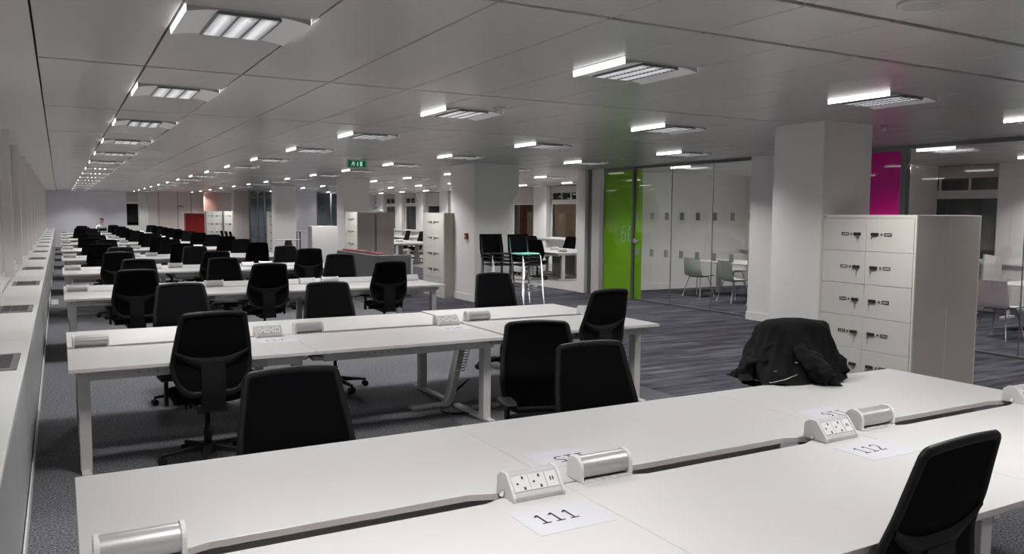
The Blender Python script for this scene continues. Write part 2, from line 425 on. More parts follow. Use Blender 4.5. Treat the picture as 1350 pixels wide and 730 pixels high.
# far facade (right): piers, sills, windows, blinds
wr = struct(box(15.1, 15.35, YN, YB, 0, 0.93).obj('wall_right', 'wall_white'))
W0 = 22.4-2.765*9
k = 0
for k in range(17):
    y0 = W0+2.765*k
    if y0 > YB-2: break
    if y0 < YN: continue
    if y0 < 15.3 and y0+1.96 > 13.5:
        box(15.1, 15.35, y0, y0+2.765, 0.93, CEIL+0.03).obj('pier', 'wall_white', wr); continue
    box(15.1, 15.35, y0+1.96, min(y0+2.765, YB), 0.93, CEIL+0.03).obj('pier', 'wall_white', wr)
    MB().box(14.98, 15.12, y0+1.92, y0+1.92+0.885, 0.1, CEIL).obj('pier_face', 'wall_white', wr)
    wn = struct(MB().box(15.24, 15.25, y0, y0+1.96, 0.96, CEIL).obj(f'window_{k+2}', 'window_glass'))
    MB().box(15.2, 15.3, y0, y0+0.06, 0.93, CEIL).box(15.2, 15.3, y0+1.90, y0+1.96, 0.93, CEIL).box(15.2, 15.3, y0, y0+1.96, 2.11, 2.27).box(15.18, 15.3, y0, y0+1.96, 0.91, 0.97).obj('window_frame', 'sill_white', wn)
    MB().box(15.21, 15.29, y0+0.70, y0+0.73, 2.27, CEIL).box(15.21, 15.29, y0+1.30, y0+1.33, 2.27, CEIL).obj('mullion', 'sill_white', wn)
    zb = 2.14 if k in (10, 13) else 2.50
    box(15.15, 15.18, y0+0.01, y0+1.95, zb, CEIL-0.01).obj('roller_blind', 'blind_warm', wn)
box(14.94, 15.1, YN, YB, 0.89, 0.93).obj('sill_board', 'sill_white', wr)
# the building across the street, with lit rooms
nbld = thing('neighbouring_building', 'dark building across the street with dim lit rooms behind windows', 'building', (24, 0, 0))
nbo = MB().box(0, 0.3, -10, 70, -6, 14).obj('wall', 'facade_dark', nbld)
def litroom(y0, y1, z0, z1, m):
    MB().box(-0.06, -0.01, y0, y1, z0, z1).obj('lit_window', m, nbld)
litroom(33.5, 38.2, 0.2, 2.35, 'far_beige')
litroom(38.6, 44.5, 0.2, 2.4, 'far_brown')
MB().box(-0.10, -0.06, 39.7, 40.9, 0.3, 1.9).obj('lit_cupboard', 'far_white', nbld)
MB().box(-0.10, -0.06, 40.2, 40.35, 1.9, 2.4).obj('lit_post', 'far_white', nbld)

# ================================================================== MEETING ROOMS (glass line X = 10.35)
GX = 10.35
struct(box(10.42, 15.1, 14.95, 15.08, 0, CEIL).obj('wall_meeting_room', 'wall_white'))
box(10.42, 15.0, 14.935, 14.95, 0, 0.13).obj('baseboard_meeting_room', 'wall_white'); struct(bpy.data.objects['baseboard_meeting_room'])
struct(box(10.22, 10.42, 14.95, 15.25, 0, CEIL).obj('trim_6', 'wall_white'))
o = struct(box(10.28, 15.1, 9.86, 9.98, 0, CEIL).obj('wall_between_rooms', 'wall_white'))
o = struct(box(10.16, 10.40, 8.0, 9.96, 0, CEIL).obj('trim_7', 'wall_white'))
box(10.145, 10.41, 7.99, 9.975, 0, 0.13).obj('skirting', 'wall_white', o)

def partition(label, ys, group=None, films=None, name='glass_partition'):
    t = thing(name, label, 'partition', (GX, ys[0], 0))
    y0, y1 = ys[0], ys[-1]
    MB().box(-0.03, 0.03, 0, y1-y0, CEIL-0.055, CEIL-0.002).obj('head_rail', 'anodised', t)
    MB().box(-0.03, 0.03, 0, y1-y0, 0.0, 0.03).obj('floor_rail', 'anodised', t)
    for a in ys[1:-1]:
        MB().box(-0.007, 0.007, a-y0-0.005, a-y0+0.005, 0.03, CEIL-0.055).obj('joint_seal', 'anodised', t)
    for a, b in zip(ys[:-1], ys[1:]):
        MB().box(-0.006, 0.006, a-y0+0.006, b-y0-0.006, 0.03, CEIL-0.055).obj('pane', 'clear_glass', t)
    return t
t = partition('clear frameless glass wall of the meeting room beside the green panel', [9.98, 11.05, 12.18, 13.32])
for i in range(8):
    for z in (1.73, 1.0):
        yy = 13.2-0.4425*i
        MB().box(-0.0085, -0.0065, yy-9.98-0.055, yy-9.98+0.055, z-0.07, z+0.07).obj('frosted_square', 'frosted', t)
# green film screen with frame and door number
t = thing('green_glass_panel', 'lime green film glass panel in grey frame, numbered 60', 'partition', (GX, 13.32, 0))
MB().box(-0.04, 0.04, 0.0, 0.07, 0, CEIL-0.003).obj('frame_post', 'anodised', t)
MB().box(-0.04, 0.04, 1.06, 1.20, 0, CEIL-0.003).obj('frame_post', 'aluminium', t)
MB().box(-0.05, 0.05, 1.50, 1.62, 0, CEIL-0.003).obj('frame_post', 'anodised', t)
MB().box(-0.04, 0.04, 1.20, 1.50, 0, CEIL-0.003).obj('frame_infill', 'frame_grey', t)
MB().box(-0.04, 0.04, 0.07, 1.06, CEIL-0.07, CEIL-0.003).obj('head_rail', 'anodised', t)
MB().box(-0.006, 0.006, 0.07, 1.06, 0.01, CEIL-0.07).obj('film_or_reflection', 'green_film', t)
MB().box(-0.035, -0.006, -0.10, 0.02, 1.18, 1.27).obj('lock_plate', 'aluminium', t)
MB().box(-0.03, -0.006, -0.16, -0.06, 1.21, 1.24).obj('lever', 'aluminium', t)
MB().box(0.010, 0.016, -0.22, 0.0, 0.01, CEIL-0.07).obj('film_or_reflection', 'green_film', t)  # extra green strip standing in for the panel's reflection in the clear glass

def stroke(pts, wd, z=0.0):
    """flat ribbon along 2-D points"""
    b = MB(); P = [Vector(p) for p in pts]; n = len(P); vs = []
    for i in range(n):
        d = (P[min(i+1, n-1)]-P[max(i-1, 0)]).normalized(); nn = Vector((-d.y, d.x))*wd/2
        vs += [(P[i].x+nn.x, P[i].y+nn.y, z), (P[i].x-nn.x, P[i].y-nn.y, z)]
    b.add(vs, [(2*i, 2*i+1, 2*i+3, 2*i+2) for i in range(n-1)]); return b
def arc(cx, cy, rx, ry, a0, a1, n=14):
    return [(cx+rx*math.cos(math.radians(a0+(a1-a0)*i/(n-1))), cy+ry*math.sin(math.radians(a0+(a1-a0)*i/(n-1)))) for i in range(n)]
DIG = {   # in a 0.6 x 1 cell
 '1': [[(0.10, 0.80), (0.18, 0.84), (0.27, 0.92), (0.31, 1.0)], [(0.31, 1.0), (0.31, 0.03)], [(0.08, 0.03), (0.54, 0.03)]],
 '2': [[*arc(0.29, 0.72, 0.22, 0.25, 165, -40), (0.06, 0.04)], [(0.05, 0.04), (0.54, 0.04)]],
 '5': [[(0.50, 0.96), (0.14, 0.96)], [(0.14, 0.97), (0.11, 0.55)], [(0.11, 0.55), *arc(0.27, 0.32, 0.25, 0.28, 110, -140)]],
 '6': [[(0.48, 0.95), (0.30, 0.93), (0.14, 0.75), (0.08, 0.45), (0.08, 0.32)], arc(0.30, 0.31, 0.22, 0.28, 0, 360, 20)],
 '7': [[(0.06, 0.96), (0.53, 0.96)], [(0.52, 0.97), (0.22, 0.0)]],
 '8': [arc(0.30, 0.75, 0.18, 0.22, 0, 360, 18), arc(0.30, 0.27, 0.23, 0.26, 0, 360, 20)],
 '0': [arc(0.30, 0.5, 0.22, 0.47, 0, 360, 24)],
}
def digits(txt, h, wd):
    b = MB(); x = 0
    for ch in txt:
        for st in DIG[ch]:
            q = stroke([((px+x)*h, py*h) for px, py in st], wd)
            b.add(q.v, q.f)
        x += 0.72
    w_ = (x-0.12)*h
    b.v = [(a-w_/2, c-h/2, d) for a, c, d in b.v]
    return b
b = digits('60', 0.34, 0.016)
b.v = [(-0.0075, 0.25-px, 1.36+py) for px, py, _ in b.v]
b.obj('room_number', 'paper', t)

partition('clear glass wall of the second meeting room beside the magenta panel', [2.2, 3.9, 5.6, 7.20])
t = thing('magenta_glass_panel', 'magenta film glass panel in dark frame above the lockers', 'partition', (GX, 7.20, 0))
MB().box(-0.04, 0.04, 0.0, 0.09, 0, CEIL-0.003).obj('frame_post', 'anodised', t)
MB().box(-0.04, 0.04, 0.09, 0.80, CEIL-0.07, CEIL-0.003).obj('head_rail', 'anodised', t)
MB().box(-0.006, 0.006, 0.09, 0.80, 0.01, CEIL-0.07).obj('film_or_reflection', 'pink_film', t)

# ================================================================== LUMINAIRES
LW, LL = 0.305, 0.30            # half width (X) and half length (Y)
def wing_pts(sg):
    a = []
    for i in range(7):
        u = i/6
        a.append((sg*(0.155+(LW-0.155)*u), -0.010-0.022*u**1.6))
    return a
def wing_mesh(sg):
    p = wing_pts(sg); poly = p+[(x, z+0.003) for x, z in p[::-1]]
    if sg < 0: poly = poly[::-1]
    return MB().prism(poly, 'y', -LL, LL, smooth=False).mesh('wing', 'wing')
WING = [wing_mesh(1), wing_mesh(-1)]
SLOT = MB().box(-0.004, 0.004, -LL, LL, -0.028, -0.0005).mesh('light_slot', 'tube_light')
capp = [(-LW, -0.0005)]+wing_pts(-1)[::-1]+wing_pts(1)+[(LW, -0.0005)]
CAP = MB().prism(capp, 'y', -0.002, 0.002).mesh('end_plate', 'grey_plastic')
LAMP = MB()
for c in (-0.1035, 0, 0.1035): LAMP.box(c-0.014, c+0.014, -0.27, 0.27, -0.009, -0.005)
LAMP = LAMP.mesh('lamp_tubes', 'lamp_tube')
WELL = MB().box(-0.152, 0.152, -0.272, 0.272, -0.0045, -0.002).mesh('louvre_well', 'louvre_dark')
lf = MB()
for x in (-0.155, -0.052, 0.052, 0.155): lf.box(x-0.005, x+0.005, -0.275, 0.275, -0.025, -0.004)
for y in (-0.275, 0.275): lf.box(-0.155, 0.155, y-0.005, y+0.005, -0.022, -0.004)
LFRAME = lf.mesh('louvre_frame', 'louvre_dark')
lb = MB()
for c in (-0.1035, 0, 0.1035):
    for i in range(13):
        y = -0.25+0.5*i/12
        lb.add([(c-0.046, y-0.004, -0.010), (c+0.046, y-0.004, -0.010), (c+0.046, y+0.004, -0.024), (c-0.046, y+0.004, -0.024)], [(0, 1, 2, 3)])
LBLADE = lb.mesh('louvre_blades', 'louvre')
BTN = MB().lathe([(0.012, -0.012), (0.012, 0.0)], 8).mesh('end_stop', 'white_plastic')
lamp_data = bpy.data.lights.new('louvre_lamp', 'AREA')
lamp_data.shape = 'RECTANGLE'; lamp_data.size = 0.28; lamp_data.size_y = 0.52
lamp_data.energy = LAMP_W; lamp_data.spread = math.radians(126); lamp_data.color = (1.0, 0.985, 0.97)
KMIN, KMAX = -2, 14
for i in range(6):
    for k in range(KMIN, KMAX+1):
        x = 0.874+2.645*i; y = 4.57+2.77*k
        if y > YB-0.6: continue
        if 7.0 < x < 7.9: continue
        n_end = KMAX-k+1
        t = thing('ceiling_light', f'white gull-wing ceiling light, {ORD[n_end]} from the end wall in the {ORD[i+1]} line from the windows', 'ceiling light', (x, y, CEIL), 0, 'gull-wing ceiling lights')
        link('wing', WING[0], t); link('wing', WING[1], t)
        link('light_slot', SLOT, t, (-LW+0.002, 0, 0)); link('light_slot', SLOT, t, (LW-0.002, 0, 0))
        link('end_plate', CAP, t, (0, -LL, 0)); link('end_plate', CAP, t, (0, LL, 0))
        link('lamp_tubes', LAMP, t); link('louvre_well', WELL, t); link('louvre_frame', LFRAME, t)
        if k < 6: link('louvre_blades', LBLADE, t); 
        l = bpy.data.objects.new('louvre_lamp', lamp_data); COL.objects.link(l); l.parent = t; l.location = (0, 0, -0.05)

# exit sign, smoke detectors, round ceiling speaker
t = thing('exit_sign', 'green running-man exit sign hanging from the ceiling on two rods', 'sign', (4.66, 14.0, 2.62), -0.12)
MB().box(-0.18, 0.18, -0.012, 0.012, -0.075, 0.075).obj('case', 'exit_frame', t, bevel=0.004)
MB().box(-0.155, 0.155, -0.0145, -0.012, -0.055, 0.055).obj('green_panel', 'exit_green', t)
pic = MB()
def flat(pts): pic.add([(x, -0.0155, z) for x, z in pts], [tuple(range(len(pts)))])
flat([(-0.075, 0.03), (-0.062, 0.03), (-0.062, 0.043), (-0.075, 0.043)])
flat([(-0.085, 0.0), (-0.06, 0.0), (-0.05, 0.027), (-0.078, 0.027)])
flat([(-0.05, 0.027), (-0.03, 0.012), (-0.034, 0.006), (-0.056, 0.018)]); flat([(-0.078, 0.027), (-0.10, 0.008), (-0.094, 0.003), (-0.074, 0.018)])
flat([(-0.085, 0.0), (-0.108, -0.035), (-0.098, -0.04), (-0.072, 0.0)]); flat([(-0.072, 0.002), (-0.045, -0.012), (-0.05, -0.04), (-0.06, -0.04), (-0.058, -0.016), (-0.076, -0.008)])
flat([(0.0, -0.035), (0.016, -0.035), (0.016, 0.03), (0.0, 0.03)]); flat([(-0.012, -0.015), (0.008, -0.042), (0.028, -0.015)])
flat([(0.05, -0.04), (0.09, -0.04), (0.09, 0.042), (0.05, 0.042)])
pic.obj('pictogram', 'exit_white', t)
for x in (-0.13, 0.10): MB().tube([(x, 0, 0.075), (x, 0, CEIL-2.62)], 0.004, 6).obj('rod', 'anodised', t)
def detector(x, y, r, label, cat):
    t = thing('ceiling_speaker' if cat == 'speaker' else 'smoke_detector', label, cat, (x, y, CEIL))
    MB().lathe([(r, -0.001), (r, -0.012), (r*0.9, -0.02), (r*0.85, -0.02)][::-1], 28).obj('ring', 'white_plastic', t)
    MB().lathe([(r*0.8, -0.022), (r*0.8, -0.0205)], 28).obj('face', 'grey_plastic', t)
    if cat != 'speaker': MB().lathe([(r*0.5, -0.05), (r*0.62, -0.02)], 20).obj('chamber', 'white_plastic', t)
detector(3.56, 2.45, 0.105, 'round white ceiling speaker with grey mesh face', 'speaker')
detector(3.66, 6.80, 0.055, 'small white smoke detector on ceiling beside gull-wing light', 'smoke detector')
detector(8.02, 5.9, 0.035, 'tiny white sprinkler detector on ceiling above the lockers', 'smoke detector')

# ================================================================== DESK BENCHES
DW, DD, DZ, DT = 1.587, 0.92, 0.74, 0.025
ROWS = [2.48, 6.68, 11.4, 15.55, 19.85, 24.1, 28.7, 33.2, 37.8, 42.2]
top_poly = [(0.0012, 0), (DW-0.0012, 0), (DW-0.0012, DD-0.004), (1.38, DD-0.004), (1.24, DD-0.052), (0.36, DD-0.052), (0.22, DD-0.004), (0.0012, DD-0.004)]
TOP = MB().prism(top_poly, 'z', DZ-DT, DZ).mesh('desk_top', ['desk_white', 'desk_edge'], bevel=0.0016, seg=1, fm=lambda p: 0 if abs(p.normal.z) > 0.5 else 1)
def leg_mesh():
    b = MB().box(-0.035, 0.035, 0.20, 0.29, 0.02, DZ-DT-0.045)
    b.box(-0.03, 0.03, 0.10, 0.80, 0.0, 0.028)
    b.box(-0.025, 0.025, 0.08, 0.84, DZ-DT-0.045, DZ-DT)
    return b.mesh('leg', 'frame_grey', bevel=0.003, seg=1)
LEG = leg_mesh()
bm_ = MB().box(0.08, DW-0.08, 0.11, 0.14, DZ-DT-0.075, DZ-DT-0.001)
BEAM = bm_.mesh('beam', 'frame_grey')
hb = MB()
for i in range(7):
    x = 0.42+0.055*i; hb.add([(x+0.005*math.cos(a), 0.1095, DZ-DT-0.04+0.005*math.sin(a)) for a in [j*PI/3 for j in range(6)]], [tuple(range(6))])
HOLES = hb.mesh('beam_holes', 'socket_black')
TRAY = MB().box(0.15, DW-0.15, 0.66, 0.84, 0.55, 0.56).box(0.15, DW-0.15, 0.655, 0.665, 0.55, 0.66).mesh('cable_tray', 'frame_grey')
POS = ['window end', 'middle', 'aisle end']
def desk(x, y, rz, label, full, z=0, group='white bench desks', legs=(0.09, DW-0.09)):
    t = thing('desk', label, 'desk', (x, y, z), rz, group)
    link('desk_top', TOP, t); link('beam', BEAM, t)
    for lx in legs: link('leg', LEG, t, (lx, 0, -z if z else 0))
    if full: link('beam_holes', HOLES, t); link('cable_tray', TRAY, t)
    return t
for r, ym in enumerate(ROWS):
    for c in range(3):
        x0 = 0.02+DW*c
        zz = 0.012 if (r == 1 and c == 2) else 0
        nm = f'{POS[c]} of the {ORD[r+1]} desk row'
        desk(x0, ym-DD-0.003, 0, f'white bench desk, {nm}, side away from end wall', r < 4, zz, legs=(0.09, DW-0.09) if c == 0 else (DW-0.09,))
        desk(x0+DW, ym+DD+0.003, PI, f'white bench desk, {nm}, end-wall side', r < 4, zz, legs=(0.09, DW-0.09) if c == 0 else (0.09,))

# roll-top cable ports
n = 18
RP = 0.048
pc = MB()
pc.grid(lambda i, j: (-0.115+0.23*j, -RP*math.cos(math.radians(-46+246*i/(n-1))), 0.048+RP*math.sin(math.radians(-46+246*i/(n-1)))), n, 2, flip=True)
PCYL = pc.mesh('roll_cover', 'aluminium')
PIN = MB().tube([(-0.112, 0.006, 0.046), (0.112, 0.006, 0.046)], 0.038, 14).mesh('roll_core', 'anodised')
d = [(-0.052, 0.0), (0.052, 0.0), (0.052, 0.05)]+[(0.052*math.cos(a), 0.05+0.052*math.sin(a)) for a in [PI*i/12 for i in range(1, 12)]]+[(-0.052, 0.05)]
PCAP = MB().prism(d, 'x', -0.009, 0.009, smooth=False).mesh('end_cap', 'white_plastic', bevel=0.003, seg=1)
PBASE = MB().box(-0.125, 0.125, -0.062, 0.055, 0.0, 0.004).mesh('base_plate', 'white_plastic')
ps = MB()
for i in range(6): ps.box(-0.11+0.038*i, -0.085+0.038*i, -0.060, -0.035, 0.004, 0.0055)
PSLOT = ps.mesh('base_slots', 'grey_plastic')
def port(x, y, z, label):
    t = thing('cable_port', label, 'cable port', (x, y, z), 0, 'roll-top cable ports'); t.scale = (0.93, 0.95, 0.92)
    link('roll_cover', PCYL, t); link('roll_core', PIN, t)
    link('end_cap', PCAP, t, (-0.122, 0, 0)); link('end_cap', PCAP, t, (0.122, 0, 0))
    link('base_plate', PBASE, t); link('base_slots', PSLOT, t)
# power modules
prof = [(-0.075, 0.0), (0.06, 0.0), (0.055, 0.075), (0.025, 0.094), (-0.012, 0.094), (-0.075, 0.018)]
WBODY = MB().prism(prof, 'x', -0.11, 0.11).mesh('body', 'grey_plastic', bevel=0.002, seg=1)
prof2 = [(-0.080, 0.0), (0.063, 0.0), (0.058, 0.077), (0.026, 0.099), (-0.014, 0.099), (-0.080, 0.018)]
WCAP = MB().prism(prof2, 'x', -0.006, 0.006).mesh('end_cap', 'white_plastic', bevel=0.002, seg=1)
# sloping front face frame: from (-0.075,0.018) to (-0.012,0.094)
A_ = Vector((-0.075, 0.018)); B_ = Vector((-0.012, 0.094)); U_ = (B_-A_); N_ = Vector((-U_.y, U_.x)).normalized()
def onface(u, v, h=0.0):       # u along X, v in 0..1 up the slope
    p = A_+U_*v+N_*h; return (u, p.x, p.y)
def plate(u0, u1, v0, v1, h):
    a = [onface(u0, v0, h), onface(u1, v0, h), onface(u1, v1, h), onface(u0, v1, h)]
    b = [onface(u0, v0, 0), onface(u1, v0, 0), onface(u1, v1, 0), onface(u0, v1, 0)]
    return MB().add(a+b, [(0, 1, 2, 3), (4, 5, 1, 0), (5, 6, 2, 1), (6, 7, 3, 2), (7, 4, 0, 3)])
SOCK = plate(-0.037, 0.037, 0.22, 0.86, 0.003).mesh('socket', 'white_plastic')
USB = plate(-0.026, 0.026, 0.22, 0.86, 0.003).mesh('usb_plate', 'white_plastic')
def holes(lst):
    b = MB()
    for u, v, a, c in lst: q = plate(u-a, u+a, v-c, v+c, 0.0036); b.add(q.v, q.f)
    return b
HS = holes([(-0.016, 0.54, 0.0045, 0.04), (0.012, 0.76, 0.0045, 0.06), (0.012, 0.32, 0.0045, 0.06)]).mesh('pin_holes', 'socket_black')
HU = holes([(-0.006, 0.56, 0.003, 0.08), (0.006, 0.56, 0.003, 0.08)]).mesh('usb_slots', 'socket_black')
CLIP = MB().tube([(-0.135, 0.0, 0.006), (-0.118, 0.0, 0.03)], 0.008, 6).mesh('cable_clip', 'white_plastic')
def power(x, y, z, label):
    t = thing('power_module', label, 'power module', (x, y, z), 0, 'desktop power modules'); t.scale = (0.88, 0.92, 0.90)
    link('body', WBODY, t); link('end_cap', WCAP, t, (-0.115, 0, 0)); link('end_cap', WCAP, t, (0.115, 0, 0)); link('cable_clip', CLIP, t)
    for u in (-0.068, 0.008):
        s_ = link('socket', SOCK, t, (u, 0, 0)); link('pin_holes', HS, s_)
    s_ = link('usb_plate', USB, t, (0.076, 0, 0)); link('usb_slots', HU, s_)
for r, ym in enumerate(ROWS):
    for c in range(3):
        zz = DZ+(0.012 if (r == 1 and c == 2) else 0)
        port(0.175+DW*c+(0.03 if c else 0), ym+0.015, zz+0.0005, f'silver roll-top cable port on the {POS[c]} desk of the {ORD[r+1]} desk row')
        power(0.02+DW*(c+1)-0.155-(0.02 if c == 2 else 0), ym-0.03, (DZ if not (r == 1 and c == 2) else zz)+0.0005, f'white desktop power module with sockets, {POS[c]} of the {ORD[r+1]} desk row')

# numbered sheets
SHEET = box(-0.148, 0.148, -0.10, 0.10, 0, 0.0006).mesh('sheet', 'paper')
def sheet(x, y, txt, rz, label, z=DZ):
    t = thing('number_sheet', label, 'paper', (x, y, z+0.0004), rz)
    link('sheet', SHEET, t)
    digits(txt, 0.075, 0.0085).obj('printed_number', 'ink', t, (-0.02, 0.02, 0.0009))
sheet(1.43, 2.19, '111', 0, 'white sheet printed 111 beside the window-end power module of the first row')
sheet(3.05, 2.215, '112', 0, 'white sheet printed 112 by the middle power module, near the chair back')
sheet(1.80, 2.755, '115', PI, 'white sheet printed 115, half hidden behind the middle cable port')
sheet(3.41, 2.755, '116', PI, 'white sheet printed 116 behind a power module, towards the draped jacket')
sheet(1.47, 6.385, '117', 0, 'white sheet under the window-end power module of the second row')
sheet(3.02, 6.385, '118', 0, 'white sheet under the middle power module of the second row')

# cable riser under the second row
t = thing('cable_riser', 'white cable riser with coiled lead under the second desk row', 'cable riser', (3.02, 6.62, 0))
MB().prism([(-0.34, 0.0), (0.02, 0.0), (0.07, 0.06), (0.20, 0.62), (0.14, 0.62), (0.02, 0.10), (-0.02, 0.03), (-0.34, 0.03)], 'y', -0.05, 0.05).obj('riser_plate', 'frame_grey', t, bevel=0.004, seg=1)
pts = []
for i in range(200):
    u = i/199; a = u*2*PI*13
    pts.append((0.10+0.09*u+0.045*math.cos(a), -0.09+0.045*math.sin(a), 0.32+0.32*u))
MB().tube(pts, 0.004, 5).obj('coiled_lead', 'coil', t)
# cables under the desks
def cable(pts, label):
    P = [Vector(p) for p in pts]; q = []
    for i in range(len(P)-1):
        p0 = P[max(i-1, 0)]; p1 = P[i]; p2 = P[i+1]; p3 = P[min(i+2, len(P)-1)]
        for s_ in range(8):
            u = s_/8
            q.append(0.5*((2*p1)+(p2-p0)*u+(2*p0-5*p1+4*p2-p3)*u*u+(3*p1-p0-3*p2+p3)*u**3))
    q.append(P[-1])
    return tag(MB().tube(q, 0.006, 6).obj('cable', 'black_plastic'), label, 'cable')
cable([(1.7, 6.45, 0.56), (1.75, 6.38, 0.60), (1.95, 6.3, 0.57), (2.1, 6.3, 0.62), (2.2, 6.45, 0.56)], 'black cable looping under the middle desk of the second row')
cable([(3.1, 6.62, 0.10), (3.2, 6.5, 0.25), (3.05, 6.7, 0.03), (2.9, 6.35, 0.008), (3.25, 6.2, 0.008)], 'black cable trailing on carpet by the cable riser')
tag(box(-0.11, 0.11, -0.11, 0.11, 0, 0.004).obj('floor_box', 'anodised', None, (2.75, 6.05, 0)), 'dark square floor box lid in carpet under second desk row', 'floor box')
t = thing('floor_grille', 'pale floor grille strip beside the window casing', 'grille', (-0.12, 17.7, 0))
for i in range(5): box(-0.06, 0.06, -0.45+0.2*i, -0.30+0.2*i, 0, 0.006).obj('bar', 'white_plastic', t)

# ================================================================== TASK CHAIRS
def hw(t):      # half width of the backrest at height fraction t
    pts = [(0, 0.165), (0.10, 0.212), (0.22, 0.242), (0.36, 0.252), (0.55, 0.240), (0.8, 0.217), (1.0, 0.200)]
    for (a, wa), (b, wb) in zip(pts, pts[1:]):
        if t <= b: return wa+(wb-wa)*(t-a)/(b-a)
    return pts[-1][1]
ZB0, ZB1 = 0.50, 1.05
def backp(x, t, off=0.0):       # point on the backrest surface (x metres across)
    y = -0.215-0.075*t-0.03*math.sin(t*PI)*-0.6 + 0.32*x*x*(1.0-0.4*t)
    lum = 0.022*math.exp(-((t-0.38)/0.16)**2)
    zz = ZB0+(ZB1-ZB0)*t - 0.22*max(0, t-0.7)*x*x*4
    return Vector((x, y+lum+off, zz))
def outline(n=64):
    P = []
    # right side bottom->top, top edge, left side, bottom edge with rounded corners
    ts = [0.02+0.93*i/20 for i in range(21)]
    for t_ in ts: P.append((hw(t_), t_))
    for i in range(1, 6):
        a = i/6*PI/2; P.append((hw(0.95)-0.030*(1-math.cos(a)), 0.95+0.05*math.sin(a)))
    w1 = hw(0.95)-0.030
    for i in range(0, 9): P.append((w1-2*w1*i/8, 1.0))
    for i in range(5, 0, -1):
        a = i/6*PI/2; P.append((-hw(0.95)+0.030*(1-math.cos(a)), 0.95+0.05*math.sin(a)))
    for t_ in ts[::-1]: P.append((-hw(t_), t_))
    for i in range(1, 8): P.append((-hw(0.02)+2*hw(0.02)*i/8, -0.012))
    return P
OUT = outline()
b = MB(); pts = [backp(x, t) for x, t in OUT]; pts.append(pts[0])
# flattened tube frame
nf = len(pts)-1
def frp(i, j):
    p = pts[i]; q0 = pts[(i-1) % nf]; q1 = pts[(i+1) % nf]
    t_ = (q1-q0).normalized(); nrm = Vector((0, 1, 0.12)).normalized(); s_ = t_.cross(nrm).normalized()
    a = 2*PI*j/8
    wdt = 0.017 if p.z > ZB0+0.06 else 0.024
    return p+s_*wdt*math.cos(a)+nrm*0.013*math.sin(a)
b.grid(frp, nf, 9, close_u=True)
BFRAME = b.mesh('back_frame', 'black_plastic')
b = MB(); nv = 13
rows = [0.0+0.985*i/18 for i in range(19)]
def mp(i, j):
    t_ = rows[i]; h = hw(t_) if t_ < 0.95 else hw(0.95)-0.030*(1-math.sqrt(max(0, 1-((t_-0.95)/0.05)**2)))
    return backp((-1+2*j/(nv-1))*h*0.985, t_, 0.004)
b.grid(mp, 19, nv)
o_ = len(b.v)
b.grid(lambda i, j: mp(i, j)+Vector((0, -0.008, 0)), 19, nv, flip=True)
BMESH = b.mesh('back_mesh', 'black_mesh')
# lumbar crescent on the rear side
b = MB()
def lump(i, j):
    u = -1+2*i/20; up = j/6
    x = u*0.238; tc = 0.36+0.16*u*u; hgt = 0.085*(1-0.72*abs(u)**1.2)
    t_ = tc+(up-0.5)*2*hgt
    p = backp(x, t_, -0.012-0.016*math.sin(up*PI)*(1-0.6*u*u))
    return p
b.grid(lump, 21, 7, flip=True)
BLUM = b.mesh('lumbar_support', 'black_plastic')
b = MB()
def spn(i, j):
    t_ = -0.25+0.62*i/8; x = (-1+2*j/4)*0.078
    p = backp(x*0.6, max(t_, 0.0), -0.03); p.x = x
    if t_ < 0: p.z = ZB0+(ZB1-ZB0)*t_; p.y += 0.20*(-t_)
    return p
b.grid(spn, 9, 5, flip=True); b.grid(lambda i, j: spn(i, j)+Vector((0, 0.018, 0)), 9, 5)
BSPINE = b.mesh('spine', 'black_plastic')
# seat
b = MB(); n = 28
def sup(a, rx, ry, e=0.5):
    c, s_ = math.cos(a), math.sin(a)
    return (rx*math.copysign(abs(c)**e, c), ry*math.copysign(abs(s_)**e, s_))
lv = [(0.80, 0.415), (0.95, 0.43), (1.0, 0.455), (0.97, 0.478), (0.85, 0.488), (0.5, 0.484), (0.0, 0.482)]
b.grid(lambda i, j: (sup(2*PI*i/n, 0.245*lv[j][0], 0.235*lv[j][0])[0], 0.03+sup(2*PI*i/n, 0.245*lv[j][0], 0.235*lv[j][0])[1], lv[j][1]), n, len(lv), close_u=True)
b.f.append(tuple(len(lv)*i for i in range(n-1, -1, -1))); b.sm.append(False)
SEAT = b.mesh('seat', 'black_fabric')
MECH = MB().box(-0.10, 0.10, -0.20, 0.14, 0.36, 0.42).box(-0.22, 0.22, 0.0, 0.06, 0.385, 0.415).mesh('tilt_mechanism', 'black_plastic', bevel=0.006, seg=1)
GAS = MB().lathe([(0.028, 0.09), (0.028, 0.24), (0.018, 0.245), (0.018, 0.39)], 12).mesh('gas_lift', 'black_plastic')
HUB = MB().lathe([(0.05, 0.06), (0.055, 0.09), (0.045, 0.125)], 15).mesh('hub', 'black_plastic')
b = MB()
p0 = [(0.04, 0.024, 0.075), (0.04, -0.024, 0.075), (0.04, -0.024, 0.122), (0.04, 0.024, 0.122)]
p1 = [(0.31, 0.014, 0.062), (0.31, -0.014, 0.062), (0.31, -0.014, 0.082), (0.31, 0.014, 0.082)]
b.add(p0+p1, [(3, 2, 1, 0), (4, 5, 6, 7), (1, 5, 4, 0), (2, 6, 5, 1), (3, 7, 6, 2), (0, 4, 7, 3)])
BLEG = b.mesh('base_leg', 'black_plastic', bevel=0.004, seg=1)
b = MB()
for s_ in (-1, 1): b.tube([(0.302, s_*0.008, 0.029), (0.302, s_*0.028, 0.029)], 0.029, 12)
b.tube([(0.30, 0, 0.03), (0.30, 0, 0.07)], 0.007, 6)
CAST = b.mesh('caster', 'black_plastic')
b = MB().box(-0.012, 0.012, -0.03, 0.03, 0.40, 0.59)
ARMP = b.mesh('arm_post', 'black_plastic', bevel=0.004, seg=1)
